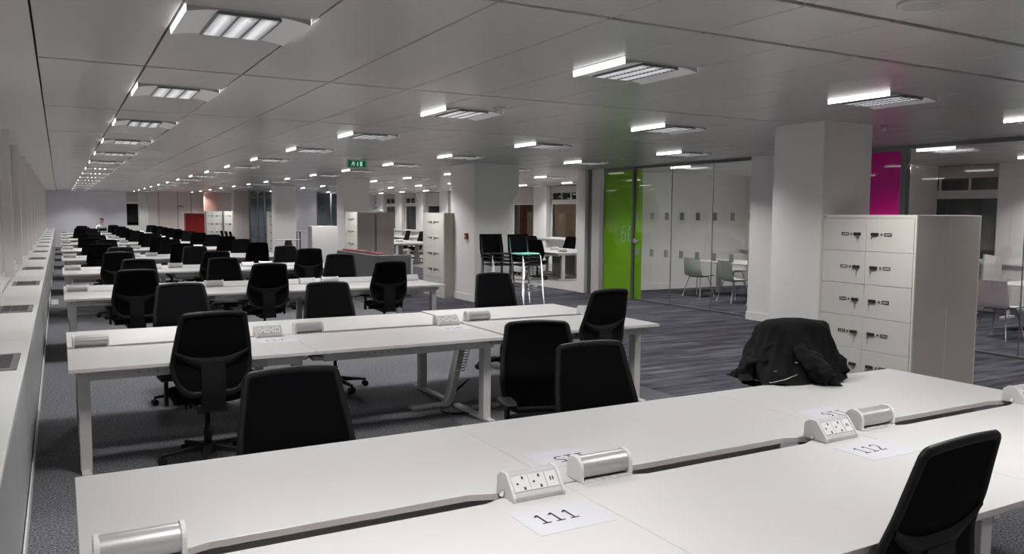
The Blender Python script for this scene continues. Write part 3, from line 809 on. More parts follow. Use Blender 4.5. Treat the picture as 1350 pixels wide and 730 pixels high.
ap = [(-0.045, -0.10), (0.045, -0.10), (0.05, 0.06), (0.03, 0.14), (-0.03, 0.14), (-0.05, 0.06)]
ARMPAD = MB().prism(ap, 'z', 0.585, 0.612).mesh('arm_pad', 'black_plastic', bevel=0.006, seg=2)
# one-piece versions for far chairs
def merge(name, meshes, m):
    bm = bmesh.new()
    for me in meshes: bm.from_mesh(me)
    me = bpy.data.meshes.new(name); bm.to_mesh(me); bm.free()
    me.materials.append(MATS[m])
    return me
BACKALL = merge('backrest', [BFRAME, BMESH, BLUM, BSPINE], 'black_mesh')
bb = bmesh.new(); 
for i in range(5):
    for me in (BLEG, CAST):
        n0 = len(bb.verts); bb.from_mesh(me); bb.verts.ensure_lookup_table()
        bmesh.ops.rotate(bb, verts=bb.verts[n0:], cent=(0, 0, 0), matrix=Matrix.Rotation(2*PI*i/5+0.3, 3, 'Z'))
bb.from_mesh(HUB); BASEALL = bpy.data.meshes.new('star_base'); bb.to_mesh(BASEALL); bb.free(); BASEALL.materials.append(MATS['black_plastic'])
GRP = 'black task chairs around the bench desks'
def chair(x, y, rz, label, dz=0.0, detail=True, arms=True, base_rot=0.3, group=GRP):
    """x,y is the top of the backrest; rz = 0 faces +Y"""
    c, s_ = math.cos(rz), math.sin(rz); oy = 0.28
    t = thing('task_chair', label, 'chair', (x-s_*oy, y+c*oy, 0), rz, group)
    if detail:
        for me, nm in ((BFRAME, 'back_frame'), (BMESH, 'back_mesh'), (BLUM, 'lumbar_support'), (BSPINE, 'spine')): link(nm, me, t, (0, 0, dz))
        for i in range(5):
            l = link('base_leg', BLEG, t, (0, 0, 0), 2*PI*i/5+base_rot); link('caster', CAST, l)
        link('hub', HUB, t)
    else:
        link('backrest', BACKALL, t, (0, 0, dz)); link('star_base', BASEALL, t, (0, 0, 0), base_rot-0.3)
    link('seat', SEAT, t, (0, 0, dz)); link('tilt_mechanism', MECH, t, (0, 0, dz)); link('gas_lift', GAS, t, (0, 0, min(dz, 0.0)))
    if arms:
        for sg in (-1, 1):
            l = link('arm_post', ARMP, t, (sg*0.262, 0.03, dz*0.5)); link('arm_pad', ARMPAD, l)
    return t
def clabel(r, c, near): return f'black mesh-back task chair, {POS[c]} of the {ORD[r+1]} desk row, '+('side away from end wall' if near else 'end-wall side')
# (row, col, near?, x, y_of_back_top, rotation, dz)
spec = [
 (0, 1, True, 2.37, 1.43, 0.05, 0.02), (0, 0, False, 0.90, 3.64, PI, -0.02), (0, 1, False, 2.55, 3.66, PI-0.05, -0.02), (0, 2, False, 4.10, 3.60, PI-0.5, 0.02),
 (1, 0, True, 0.88, 5.64, 0.04, 0.02), (1, 2, True, 4.10, 5.60, 0.15, 0.05), (1, 0, False, 0.98, 8.15, PI+0.08, 0.01), (1, 1, False, 2.37, 8.08, PI-0.05, -0.02), (1, 2, False, 4.40, 8.30, PI-0.1, 0.0),
 (2, 0, True, 0.77, 10.33, 0.05, 0.01), (2, 1, True, 2.29, 10.33, 0.03, 0.045), (2, 2, True, 3.90, 10.33, -0.03, 0.04),
 (2, 0, False, 0.97, 12.62, PI, 0.01), (2, 1, False, 2.12, 12.6, PI+0.05, 0.01), (2, 2, False, 3.92, 12.65, PI-0.4, 0.03),
 (3, 0, True, 0.82, 14.48, 0.03, 0.03), (3, 1, True, 2.32, 14.47, 0.0, 0.02), (3, 2, True, 3.92, 14.46, 0.0, 0.045),
 (3, 0, False, 0.98, 16.75, PI, 0.02), (3, 1, False, 2.30, 16.8, PI, 0.02), (3, 2, False, 4.05, 16.8, PI, 0.0)]
for r, c, near, x, y, rz, dz in spec:
    chair(x, y, rz, clabel(r, c, near), dz, True, True, random.uniform(0, 1.2))
for r in range(4, 10):
    for c in range(3):
        for near in (True, False):
            if r == 9 and not near and c == 0: continue
            x = (0.80, 2.34, 3.95)[c]+random.uniform(-0.08, 0.08) if near else (0.98, 2.30, 4.0)[c]+random.uniform(-0.08, 0.08)
            y = ROWS[r]-DD-0.16+random.uniform(-0.05, 0.02) if near else ROWS[r]+DD+0.28+random.uniform(-0.05, 0.1)
            chair(x, y, (0 if near else PI)+random.uniform(-0.15, 0.15), clabel(r, c, near), random.uniform(0.0, 0.04), False, True, random.uniform(0, 1.2))
chair(2.70, 4.48, PI-0.3, 'black mesh-back task chair standing loose between first and second desk rows, armrest showing', -0.01, True, True, 0.5)

# ================================================================== JACKET over the aisle-end chair of the first row
jk = thing('jacket', 'black jacket draped over task chair back, hem resting on desk', 'jacket', (4.08, 3.57, 0.74), -0.5)
b = MB(); NA, NZ = 84, 26
def jp(i, j):
    a = 2*PI*i/NA; v = j/(NZ-1)                  # v 0 hem .. 1 crown
    c, s_ = math.cos(a), math.sin(a)
    wx = 0.205+0.105*(1-v)**1.1; wy = 0.075+0.135*(1-v)**1.2
    if v > 0.84:
        q = math.sqrt(max(0, 1-((v-0.84)/0.16)**2)); wx *= 0.30+0.70*q; wy *= 0.15+0.85*q
    fold = (1-v)**0.7*(0.030*math.sin(6*a+1.3+5*v)+0.020*math.sin(10*a+7*v)+0.009*math.sin(19*a-7*v))
    fold *= 1 if v < 0.85 else 0.4
    x = (wx+fold)*math.copysign(abs(c)**0.75, c)-0.03-0.05*(1-v)
    y = (wy+fold)*math.copysign(abs(s_)**0.8, s_)-0.17*(1-v)**1.3
    z = 0.004+0.355*v+(1-v)**2*0.012*math.sin(9*a)
    if s_ > 0 and v < 0.4: z -= 0.25*(0.4-v)*s_
    return (x, y, max(0.003, z) if y < -0.1 else z)
b.grid(jp, NA, NZ, close_u=True)
b.f.append(tuple(NZ*i+NZ-1 for i in range(NA))); b.sm.append(True)
b.obj('body', 'jacket_black', jk)
def lumpy(pts, rad, seed, name):
    """soft folded sleeve along pts"""
    q = MB(); P = [Vector(p) for p in pts]; n_ = 26; m_ = 20; rr = random.Random(seed); ph = [rr.uniform(0, 6) for _ in range(4)]
    def ctr(u):
        f = u*(len(P)-1); i = min(int(f), len(P)-2); return P[i].lerp(P[i+1], f-i)
    def g(i, j):
        a = 2*PI*i/m_; u = j/(n_-1); c = ctr(u); d = (ctr(min(1, u+0.02))-ctr(max(0, u-0.02))).normalized()
        s1 = d.cross(Vector((0, 0, 1))).normalized(); s2 = s1.cross(d)
        r_ = rad*(0.25+0.75*math.sin(PI*min(1, max(0.0, 0.06+0.9*u)))**0.45)*(1+0.13*math.sin(5*a+ph[0]+9*u)+0.10*math.sin(17*u+ph[1]+2*a)+0.05*math.sin(31*u+ph[2]-3*a))
        p = c+s1*r_*math.cos(a)*1.15+s2*r_*math.sin(a)*0.8
        p.z = max(p.z, 0.004); return p
    q.grid(g, m_, n_, close_u=True); return q.obj(name, 'jacket_black', jk)
lumpy([(-0.04, -0.16, 0.20), (0.0, -0.27, 0.12), (0.05, -0.35, 0.06), (0.08, -0.38, 0.035)], 0.066, 2, 'sleeve')
lumpy([(0.13, -0.05, 0.22), (0.19, -0.13, 0.12), (0.235, -0.20, 0.045)], 0.058, 5, 'sleeve')
lumpy([(-0.20, -0.10, 0.20), (-0.29, -0.15, 0.11), (-0.35, -0.13, 0.03), (-0.42, -0.03, -0.07)], 0.072, 9, 'collar')
b = MB(); b.tube([(-0.34, -0.26, 0.010), (-0.27, -0.36, 0.014), (-0.20, -0.39, 0.04), (-0.13, -0.39, 0.07)], 0.002, 5); b.obj('zip', 'aluminium', jk)
for q_ in ((-0.24, -0.33, 0.075), (-0.12, -0.34, 0.13)):
    MB().lathe([(0.012, 0.0), (0.012, 0.004), (0.006, 0.006)], 10).obj('snap_button', 'anodised', jk, q_)

# ================================================================== LOCKERS
def locker(x, y, rz, w_, d_, h_, cols, rws, label, group='white metal lockers', handles=True, side='locker_side_shade', notch=True):
    """front on local -Y, origin at front left floor corner"""
    t = thing('locker', label, 'locker', (x, y, 0), rz, group)
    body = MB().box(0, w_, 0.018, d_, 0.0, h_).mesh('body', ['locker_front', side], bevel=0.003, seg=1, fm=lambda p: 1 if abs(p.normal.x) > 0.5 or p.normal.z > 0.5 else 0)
    link('body', body, t)
    e = 0.022; z0 = 0.075; z1 = h_-0.035
    dw = (w_-2*e)/cols; dh = (z1-z0)/rws
    MB().box(0, w_, 0.003, 0.018, 0, z0-0.004).obj('plinth', 'locker_front', t)
    MB().box(0, w_, 0.003, 0.018, z1+0.003, h_).obj('top_rail', 'locker_front', t)
    for xs in (0, w_-e+0.003): MB().box(xs, xs+e-0.003, 0.003, 0.018, z0-0.004, z1+0.003).obj('stile', 'locker_front', t)
    door = MB().box(0.002, dw-0.002, 0.0, 0.016, 0.002, dh-0.002).mesh('door', 'locker_front', bevel=0.002, seg=1)
    if notch: MB().box(0.015, 0.06, 0.001, 0.003, h_-0.026, h_-0.012).obj('badge', 'grey_plastic', t)
    for c in range(cols):
        for r in range(rws):
            dd = link('door', door, t, (e+dw*c, 0, z0+dh*r))
            if handles:
                s_ = 1 if c % 2 == 0 else -1; hx = dw-0.10 if s_ > 0 else 0.10; zc = dh*0.52
                lk = LOCKSET[s_]
                for nm, me in lk: link(nm, me, dd, (hx, 0, zc))
    return t
def lockset(s_):
    out = []
    q = MB().box(-0.042, 0.042, -0.014, 0.0, -0.016, 0.016)
    out.append(('lock_body', q.mesh('lock_body', 'socket_black', bevel=0.006, seg=2)))
    q = MB().bar((-0.012*s_*-1, -0.016, -0.010), (-0.028*s_*-1, -0.022, -0.045), 0.012, 0.006)
    out.append(('lock_lever', q.mesh('lock_lever', 'anodised')))
    q = MB().lathe([(0.012, 0), (0.010, 0.006)], 10); q.v = [(x-s_*0.075, -z, y) for x, y, z in q.v]
    q.f = [f[::-1] for f in q.f]
    out.append(('lock_cylinder', q.mesh('lock_cylinder', 'anodised')))
    q = MB(); x0, x1, z0, z1, e = -0.04, 0.04, -0.015, 0.015, 0.006; ox = -s_*0.145
    q.box(ox+x0, ox+x1, -0.005, 0, z1-e, z1).box(ox+x0, ox+x1, -0.005, 0, z0, z0+e).box(ox+x0, ox+x0+e, -0.005, 0, z0, z1).box(ox+x1-e, ox+x1, -0.005, 0, z0, z1)
    out.append(('card_frame', q.mesh('card_frame', 'socket_black')))
    return out
LOCKSET = {1: lockset(1), -1: lockset(-1)}
R_ = -PI/2      # front faces -X; local +X runs towards -Y
locker(7.03, 5.865, R_, 1.085, 0.515, 1.765, 2, 5, 'white ten-door locker unit abutting the nearest column, doors facing the desks')
locker(8.06, 4.78, PI/2, 1.085, 0.51, 1.765, 2, 5, 'white locker unit backing the ten-door lockers, doors facing the meeting rooms', notch=False)
locker(6.92, 16.35, R_, 1.10, 0.50, 1.765, 2, 5, 'white locker unit beside the column with red call point')
locker(6.98, 22.05, R_, 1.05, 0.50, 1.78, 2, 5, 'white locker unit behind the grey booth, doors facing the desks')
locker(8.03, 21.0, PI/2, 1.05, 0.50, 1.78, 2, 5, 'white locker unit behind the grey booth, doors facing away', notch=False)
locker(5.40, 36.0, 0, 0.66, 0.5, 1.79, 2, 5, 'white locker unit beside the red cabinet near the end wall', notch=False)
locker(6.07, 35.7, 0, 0.34, 0.5, 1.79, 1, 5, 'narrow white locker beside the locker unit by red cabinet', notch=False)
locker(7.72, 35.2, R_, 0.9, 0.5, 1.79, 1, 5, 'white locker between two far columns in front of glass', notch=False)

# paper dome lamp on top of the lockers behind the booth
tag(MB().lathe([(0.16, 0.0), (0.13, 0.04), (0.04, 0.09), (0.01, 0.10)], 16).obj('desk_lamp_shade', 'white_plastic', None, (7.75, 21.5, 1.781)), 'small white cone shade standing on the lockers behind the booth', 'lamp shade')

# red cabinet, white screen, booth
t = thing('red_cabinet', 'tall bright red cabinet standing near the end wall', 'cabinet', (5.08, 39.9, 0))
MB().box(0, 0.88, 0.02, 0.45, 0.04, 1.69).obj('body', 'red_panel', t, bevel=0.006, seg=1)
for x in (0.004, 0.442): MB().box(x, x+0.434, 0, 0.02, 0.06, 1.68).obj('door', 'red_panel', t, bevel=0.003, seg=1)
MB().box(0.02, 0.86, 0.05, 0.43, 0, 0.04).obj('plinth', 'dark_void', t)
t = thing('white_screen', 'plain white freestanding screen cupboard beside the third column', 'cupboard', (5.93, 21.6, 0))
MB().box(0, 0.70, 0.0, 0.40, 0.03, 1.39).obj('body', 'wall_white', t, bevel=0.004, seg=1)
MB().box(0.01, 0.69, 0.01, 0.39, 0, 0.03).obj('plinth', 'dark_void', t)
MB().box(-0.012, 0.0, 0.004, 0.396, 0.04, 1.38).obj('door', 'white_plastic', t)
t = thing('booth', 'low grey upholstered booth with dark pink seat cushion', 'booth', (5.62, 15.8, 0))
MB().box(0, 0.09, 0, 2.6, 0.02, 0.885).obj('side_panel', 'booth_grey', t, bevel=0.012)
MB().box(0.09, 0.80, 0, 0.09, 0.02, 0.885).obj('end_panel', 'booth_grey', t, bevel=0.012)
MB().box(0.09, 0.80, 2.51, 2.6, 0.02, 0.885).obj('end_panel', 'booth_grey', t, bevel=0.012)
MB().box(0.09, 0.24, 0.10, 2.5, 0.45, 0.93).obj('back_cushion', 'booth_pink', t, bevel=0.03)
MB().box(0.24, 0.78, 0.10, 2.5, 0.12, 0.45).obj('seat_cushion', 'booth_pink', t, bevel=0.03)
t = thing('pedestal', 'low white pedestal unit behind the grey booth', 'pedestal', (7.6, 19.6, 0))
MB().box(0, 0.42, 0.012, 0.56, 0.04, 0.56).obj('body', 'white_plastic', t, bevel=0.004, seg=1)
for i in range(3): MB().box(0.004, 0.416, 0, 0.012, 0.05+0.168*i, 0.212+0.168*i).obj('drawer', 'white_plastic', t)
# round table by the fourth column and tall table
t = thing('round_table', 'white round table with grey drum base beside the fourth column', 'table', (7.2, 29.4, 0))
MB().lathe([(0.40, 0.765), (0.42, 0.775), (0.42, 0.785), (0.40, 0.79)], 32).obj('table_top', 'desk_white', t)
MB().lathe([(0.22, 0.0), (0.20, 0.30), (0.12, 0.70), (0.10, 0.766)], 24).obj('drum_base', 'booth_grey', t)
t = thing('high_table', 'white high table with dark legs behind the white screen', 'table', (8.35, 31.3, 0))
MB().box(-0.35, 0.55, -0.3, 0.3, 1.03, 1.06).obj('table_top', 'desk_white', t, bevel=0.004, seg=1)
for x in (-0.3, 0.5):
    for y in (-0.25, 0.25): MB().box(x-0.02, x+0.02, y-0.02, y+0.02, 0, 1.03).obj('leg', 'black_plastic', t)
MB().box(-0.3, 0.5, -0.26, -0.24, 0.28, 0.31).obj('stretcher', 'black_plastic', t)

# glazed screens and walls at the far right of the end zone
wf = struct(box(9.05, 10.65, 38.0, 38.15, 0, CEIL).obj('wall_far_room', 'wall_cool'))
def far_glass(x0, x1, y, xs, label):
    t = thing('glass_screen', label, 'partition', (x0, y, 0))
    MB().box(0, x1-x0, -0.006, 0.006, 0, CEIL-0.05).obj('pane', 'blue_glass', t)
    MB().box(0, x1-x0, -0.03, 0.03, CEIL-0.06, CEIL-0.002).obj('head_rail', 'anodised', t)
    for x in xs: MB().box(x-x0-0.035, x-x0+0.035, -0.03, 0.03, 0, CEIL-0.06).obj('post', 'anodised', t)
far_glass(10.65, 12.3, 38.05, (10.68, 11.35, 11.75, 12.27), 'tinted glass screen with dark posts beside the far room wall')
far_glass(7.55, 9.05, 38.05, (7.6, 7.95, 8.25, 8.6, 9.0), 'tinted glass screen with dark posts behind the narrow locker')
struct(box(6.45, 7.10, 43.5, 43.7, 0, CEIL).obj('wall_pink_bay', 'wall_pink'))
struct(box(8.0, 15.0, 42.0, 42.15, 0, CEIL).obj('wall_far_store', 'wall_cool'))

# ================================================================== STOOLS in two stacks
def rod(b, p, r=0.008): return b.tube(p, r, 7)
sb = MB()
rod(sb, [(-0.20, -0.21, 0), (-0.17, -0.19, 0.76), (-0.17, -0.23, 1.10)]); SL1 = sb.mesh('leg', 'chrome')
sb = MB(); rod(sb, [(0.20, -0.21, 0), (0.17, -0.19, 0.76), (0.17, -0.23, 1.10)]); SL2 = sb.mesh('leg', 'chrome')
sb = MB(); rod(sb, [(-0.20, 0.22, 0), (-0.17, 0.19, 0.75), (-0.16, 0.0, 0.762)]); SL3 = sb.mesh('leg', 'chrome')
sb = MB(); rod(sb, [(0.20, 0.22, 0), (0.17, 0.19, 0.75), (0.16, 0.0, 0.762)]); SL4 = sb.mesh('leg', 'chrome')
sb = MB(); rod(sb, [(-0.187, 0.21, 0.30), (0.187, 0.21, 0.30)]); rod(sb, [(-0.187, -0.20, 0.30), (-0.187, 0.21, 0.30)]); rod(sb, [(0.187, -0.20, 0.30), (0.187, 0.21, 0.30)]); SFOOT = sb.mesh('footrest', 'chrome')
sb = MB()
lv2 = [(0.9, 0.765), (1.0, 0.772), (1.0, 0.786), (0.9, 0.796), (0.0, 0.792)]
sb.grid(lambda i, j: (*sup(2*PI*i/24, 0.205*lv2[j][0], 0.205*lv2[j][0]), lv2[j][1]), 24, 5, close_u=True)
SSEAT_M = sb.mesh('seat', 'mint'); SSEAT_B = sb.mesh('seat', 'black_plastic')
sb = MB()
sb.grid(lambda i, j: (-0.20+0.40*i/8, -0.235-0.02*(j/4)+0.03*(abs(i-4)/4)**2, 0.83+0.32*j/4), 9, 5)
sb.grid(lambda i, j: (-0.20+0.40*i/8, -0.25-0.02*(j/4)+0.03*(abs(i-4)/4)**2, 0.83+0.32*j/4), 9, 5, flip=True)
for (i0, i1) in (((-0.20, 0.0), (0.20, 0.0)),): pass
SBACK = sb.mesh('backrest', 'black_fabric')
def stool(x, y, z, rz, mint, label):
    t = thing('bar_stool', label, 'stool', (x, y, z), rz, 'stacked bar stools by the column'); t.scale = (1.22, 1.1, 1.0)
    for me in (SL1, SL2, SL3, SL4): link('leg', me, t)
    link('footrest', SFOOT, t); link('seat', SSEAT_M if mint else SSEAT_B, t); link('backrest', SBACK, t)
LV = ['lowest', 'second lowest', 'second highest', 'topmost']
for k in range(4):
    stool(7.86-0.012*k, 13.45, 0.07*k, PI+0.1, k == 3, f'chrome bar stool with {"mint" if k == 3 else "dark"} seat, {LV[k]} in the stack topped by mint seat')
for k in range(4):
    stool(7.38-0.012*k, 13.72, 0.07*k, PI+0.02, False, f'chrome bar stool with black back, {LV[k]} in the stack nearer the call point')

# visitor chairs in a line near the far column
vb = MB()
vb.add([(-0.23, -0.22, 0.46), (0.23, -0.22, 0.46), (0.23, 0.22, 0.46), (-0.23, 0.22, 0.46), (-0.23, -0.22, 0.42), (0.23, -0.22, 0.42), (0.23, 0.22, 0.42), (-0.23, 0.22, 0.42)], [(0, 1, 2, 3), (7, 6, 5, 4), (4, 5, 1, 0), (5, 6, 2, 1), (6, 7, 3, 2), (7, 4, 0, 3)])
VSEAT = vb.mesh('seat', 'black_fabric', bevel=0.01)
vb = MB().bar((0, -0.22, 0.46), (0, -0.32, 1.0), 0.44, 0.03); VBACK = vb.mesh('backrest', 'black_fabric')
VL = MB().tube([(0, -0.2, 0), (0, -0.2, 0.42)], 0.012, 6).mesh('leg', 'black_plastic')
VARM = MB().tube([(0, 0.18, 0.44), (0, 0.2, 0.64), (0, -0.24, 0.66)], 0.014, 6).mesh('armrest', 'black_plastic')
for k, (x, y) in enumerate([(6.05, 34.4), (6.05, 33.4), (6.05, 32.5)]):
    t = thing('visitor_chair', f'black visitor chair seen side-on, {ORD[k+1]} in line from the narrow white locker', 'chair', (x, y, 0), -PI/2, 'black visitor chairs in a line')
    link('seat', VSEAT, t); link('backrest', VBACK, t)
    for sx in (-0.2, 0.2):
        link('leg', VL, t, (sx, 0, 0)); link('leg', VL, t, (sx, 0.4, 0)); link('armrest', VARM, t, (sx, 0, 0))

# ================================================================== MEETING ROOM FURNITURE
def shellmesh(m):
    b = MB()
    prof = [(0.23, 0.445), (0.20, 0.46), (0.08, 0.452), (-0.08, 0.445), (-0.17, 0.455), (-0.215, 0.50), (-0.235, 0.58), (-0.25, 0.70), (-0.262, 0.80), (-0.268, 0.845)]
    def g(i, j, o=0):
        y, z = prof[i]; u = -1+2*j/8; wd = 0.235 if i < 5 else 0.235-0.02*(i-4)/5
        return (u*wd, y+(0.03*u*u if i > 4 else 0)-(o if i > 4 else 0), z+(0.02*u*u if i < 5 else 0)-(o if i <= 4 else 0))
    b.grid(g, 10, 9, flip=True); b.grid(lambda i, j: g(i, j, 0.014), 10, 9)
    return b.mesh('shell', m)
SHG, SHL = shellmesh('shell_grey'), shellmesh('shell_light')
MLEG = {}
for sx in (-1, 1):
    for sy in (-1, 1):
        MLEG[(sx, sy)] = MB().tube([(sx*0.24, sy*0.24, 0), (sx*0.15, sy*0.13, 0.43)], 0.010, 7).mesh('leg', 'chrome')
MFR = MB().tube([(-0.15, 0.13, 0.432), (0.15, 0.13, 0.432), (0.15, -0.13, 0.432), (-0.15, -0.13, 0.432), (-0.15, 0.13, 0.432)], 0.009, 6).mesh('under_frame', 'black_plastic')
MARM = MB().tube([(0, -0.22, 0.62), (0, 0.0, 0.66), (0, 0.12, 0.64)], 0.014, 6).mesh('armrest', 'black_plastic')
def mchair(x, y, rz, me, label, arms=False):
    t = thing('meeting_chair', label, 'chair', (x, y, 0), rz, 'shell chairs in the meeting rooms')
    link('shell', me, t); link('under_frame', MFR, t)
    for k in MLEG: link('leg', MLEG[k], t)
    if arms:
        for sx in (-0.25, 0.25): link('armrest', MARM, t, (sx, 0, 0))
def mtable(x0, x1, y0, y1, label):
    t = thing('meeting_table', label, 'table', ((x0+x1)/2, (y0+y1)/2, 0)); w_, l_ = (x1-x0)/2, (y1-y0)/2
    MB().box(-w_, w_, -l_, l_, 0.715, 0.74).obj('table_top', 'desk_white', t, bevel=0.003, seg=1)
    for s_ in (-1, 1):
        MB().box(-0.05, 0.05, s_*(l_-0.45)-0.04, s_*(l_-0.45)+0.04, 0.02, 0.715).obj('leg', 'frame_grey', t)
        MB().box(-w_+0.15, w_-0.15, s_*(l_-0.45)-0.035, s_*(l_-0.45)+0.035, 0, 0.03).obj('foot', 'anodised', t)
mtable(12.45, 13.6, 10.8, 14.1, 'long white meeting table behind clear glass beside the green panel')
mchair(12.10, 13.30, -PI/2+0.15, SHG, 'grey-green shell chair nearest the green panel, back to the glass')
mchair(11.95, 12.10, -PI/2-0.12, SHG, 'grey-green shell chair, middle of three with backs to the glass')
mchair(11.90, 11.22, -PI/2-0.05, SHG, 'grey-green shell chair by the white pier, back to the glass')
for k, (x, y) in enumerate([(14.0, 14.2), (14.1, 13.3), (14.2, 12.4)]):
    mchair(x, y, PI/2, SHL, f'pale shell chair with black arms facing the glass, {ORD[k+1]} from the meeting room wall', True)
mtable(12.5, 13.7, 3.9, 7.3, 'long white meeting table in the second glazed room')
mchair(11.95, 6.75, -PI/2, SHL, 'pale shell chair in second glazed room with back to the glass')
mchair(11.95, 5.6, -PI/2, SHL, 'pale shell chair in second glazed room, farther from the magenta panel')
for k, y in enumerate((7.1, 6.35, 5.6)):
    mchair(14.15, y, PI/2, SHL, f'pale shell chair with black arms in second glazed room, {ORD[k+1]} from dividing wall', True)
# white flip-top table folded upright in the second room
t = thing('folded_table', 'white flip-top table folded upright in the second glazed room', 'table', (14.35, 8.3, 0), 0.15)
MB().bar((0, 0, 0.42), (0.06, 0, 1.08), 0.75, 0.03).obj('table_top', 'desk_white', t)
for y in (-0.3, 0.3):
    MB().box(-0.03, 0.03, y-0.03, y+0.03, 0, 0.7).obj('leg', 'frame_grey', t); MB().box(-0.25, 0.25, y-0.03, y+0.03, 0, 0.04).obj('foot', 'frame_grey', t)

# ================================================================== BENCHES by the far facade
def side_bench(xm, y0, nd, tagname):
    for c in range(nd):
        yy = y0+DW*c
        desk(xm-DD-0.003, yy+DW, -PI/2, f'white bench desk near the far windows, {tagname}, {ORD[c+1]} place, aisle side', False)
        desk(xm+DD+0.003, yy, PI/2, f'white bench desk near the far windows, {tagname}, {ORD[c+1]} place, window side', False)
side_bench(12.36, 18.0, 2, 'bench beyond the green panel')
side_bench(10.6, 25.6, 3, 'bench behind the locker pair')
side_bench(13.6, 32.0, 2, 'farthest bench')
G2 = 'black task chairs near the far windows'
def fchair(x, y, rz, label): chair(x, y, rz, label, 0.02, False, True, random.uniform(0, 1), G2)
fchair(11.0, 18.45, -0.85, 'black task chair turned outward at aisle side of bench beyond green panel')
fchair(13.62, 19.25, PI/2, 'black task chair at window side of bench beyond green panel, near end')
fchair(13.65, 20.7, PI/2+0.2, 'black task chair at window side of bench beyond green panel, far end')
fchair(11.05, 20.4, -PI/2, 'black task chair at aisle side of bench beyond green panel, far end')
fchair(12.9, 21.9, PI-0.3, 'black task chair behind bench beyond the green panel')
fchair(9.3, 27.0, -PI/2+0.2, 'black task chair at aisle side of bench behind lockers, first place')
fchair(9.3, 28.6, -PI/2, 'black task chair at aisle side of bench behind lockers, second place')
fchair(12.1, 26.3, PI/2+0.9, 'black task chair turned outward at window side of bench behind lockers')
fchair(11.9, 28.2, PI/2, 'black task chair at window side of bench behind lockers, second place')
fchair(11.95, 29.7, PI/2, 'black task chair at window side of bench behind lockers, third place')
fchair(14.7, 33.0, PI/2, 'black task chair at window side of farthest bench, first place')
fchair(12.4, 33.2, -PI/2, 'black task chair at aisle side of farthest bench, first place')
# monitor-less power boxes on side benches
t = thing('under_desk_cabinet', 'grey under-desk cabinet below bench beyond the green panel', 'cabinet', (12.60, 19.5, 0))
MB().box(0, 0.42, 0.012, 0.6, 0.03, 0.58).obj('body', 'booth_grey', t, bevel=0.004, seg=1)
for i in range(3): MB().box(0.004, 0.416, 0, 0.012, 0.04+0.18*i, 0.212+0.18*i).obj('drawer', 'booth_grey', t)
for k, (x, y) in enumerate([(11.8, 18.3), (12.36, 19.6), (10.6, 27.2)]):
    port(x, y, DZ+0.0005, f'silver roll-top cable port on bench near far windows, {ORD[k+1]} from the green panel')

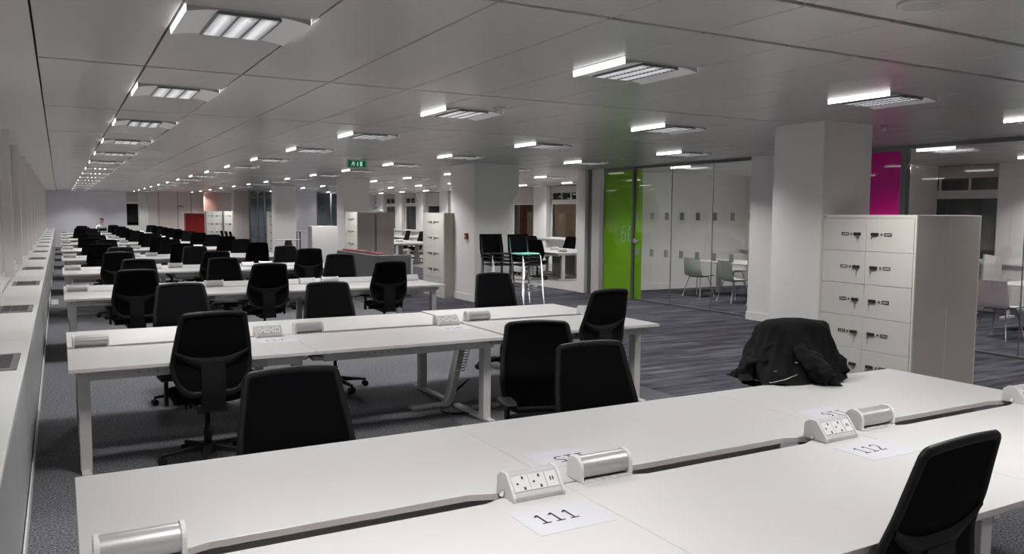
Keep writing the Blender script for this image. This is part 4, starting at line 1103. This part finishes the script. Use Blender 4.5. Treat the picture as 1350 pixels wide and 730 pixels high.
# ================================================================== PERSON at the last row
ps = thing('person', 'seated person in white shirt leaning over the last desk row', 'person', (1.78, 43.75, 0), PI)
def skin_body():
    V = [(0, 0, 0.50), (0, 0.02, 0.72), (0, 0.05, 0.98), (0, 0.09, 1.10), (0, 0.12, 1.18),                 # pelvis spine chest neck
         (-0.19, 0.06, 1.04), (-0.27, 0.14, 0.82), (-0.16, 0.40, 0.765), (-0.08, 0.46, 0.765),
         (0.19, 0.06, 1.04), (0.27, 0.14, 0.82), (0.16, 0.40, 0.765), (0.08, 0.46, 0.765),
         (-0.10, 0.05, 0.50), (-0.11, 0.44, 0.50), (-0.11, 0.42, 0.08), (-0.11, 0.52, 0.04),
         (0.10, 0.05, 0.50), (0.11, 0.44, 0.50), (0.11, 0.42, 0.08), (0.11, 0.52, 0.04)]
    E_ = [(0, 1), (1, 2), (2, 3), (3, 4), (2, 5), (5, 6), (6, 7), (7, 8), (2, 9), (9, 10), (10, 11), (11, 12), (0, 13), (13, 14), (14, 15), (15, 16), (0, 17), (17, 18), (18, 19), (19, 20)]
    rad = [0.15, 0.14, 0.15, 0.06, 0.055, 0.07, 0.05, 0.038, 0.03, 0.07, 0.05, 0.038, 0.03, 0.085, 0.065, 0.045, 0.04, 0.085, 0.065, 0.045, 0.04]
    me = bpy.data.meshes.new('body'); me.from_pydata(V, E_, [])
    o = link('body', me, ps)
    sk = o.modifiers.new('skin', 'SKIN'); o.modifiers.new('sub', 'SUBSURF').levels = 1
    for d_, r_ in zip(me.skin_vertices[0].data, rad): d_.radius = (r_, r_*0.8)
    me.skin_vertices[0].data[0].use_root = True
    dg = bpy.context.evaluated_depsgraph_get(); ev = o.evaluated_get(dg)
    nm = bpy.data.meshes.new_from_object(ev); o.modifiers.clear(); o.data = nm
    nm.materials.clear()
    for m in ('shirt', 'ink', 'skin'): nm.materials.append(MATS[m])
    for p in nm.polygons:
        p.use_smooth = True; c = p.center
        p.material_index = 2 if (c.z > 1.10 and abs(c.x) < 0.08) or (c.y > 0.40 and c.z > 0.7) else (1 if c.z < 0.58 else 0)
skin_body()
def ball(c, r, m, name, n=14, k=10, sq=(1, 1, 1)):
    b = MB()
    b.grid(lambda i, j: (c[0]+r*sq[0]*math.sin(PI*j/(k-1))*math.cos(2*PI*i/n), c[1]+r*sq[1]*math.sin(PI*j/(k-1))*math.sin(2*PI*i/n), c[2]+r*sq[2]*math.cos(PI*j/(k-1))), n, k, close_u=True, flip=True)
    return b.obj(name, m, ps)
ball((0, 0.15, 1.29), 0.115, 'skin', 'head', sq=(0.78, 0.9, 1.05))
ball((0, 0.135, 1.345), 0.118, 'hair', 'hair', sq=(0.82, 0.95, 0.80))
ball((0, 0.255, 1.28), 0.018, 'skin', 'nose', 8, 6)
for s_ in (-1, 1):
    ball((s_*0.035, 0.24, 1.305), 0.010, 'hair', 'eye', 8, 6); ball((s_*0.09, 0.14, 1.285), 0.025, 'skin', 'ear', 8, 6, (0.5, 0.8, 1.2))
MB().box(-0.025, 0.025, 0.235, 0.245, 1.225, 1.232).obj('mouth', 'hair', ps)
chair(1.78, 44.05, PI, 'black task chair with seated person, window end of the tenth desk row, end-wall side', 0.0, False, True)
t = thing('laptop', 'dark laptop open before the seated person', 'laptop', (1.78, 42.95, DZ), 0)
MB().box(-0.16, 0.16, -0.11, 0.11, 0, 0.015).obj('base', 'black_plastic', t)
MB().bar((0, -0.11, 0.01), (0, -0.17, 0.22), 0.32, 0.01).obj('lid', 'black_plastic', t)
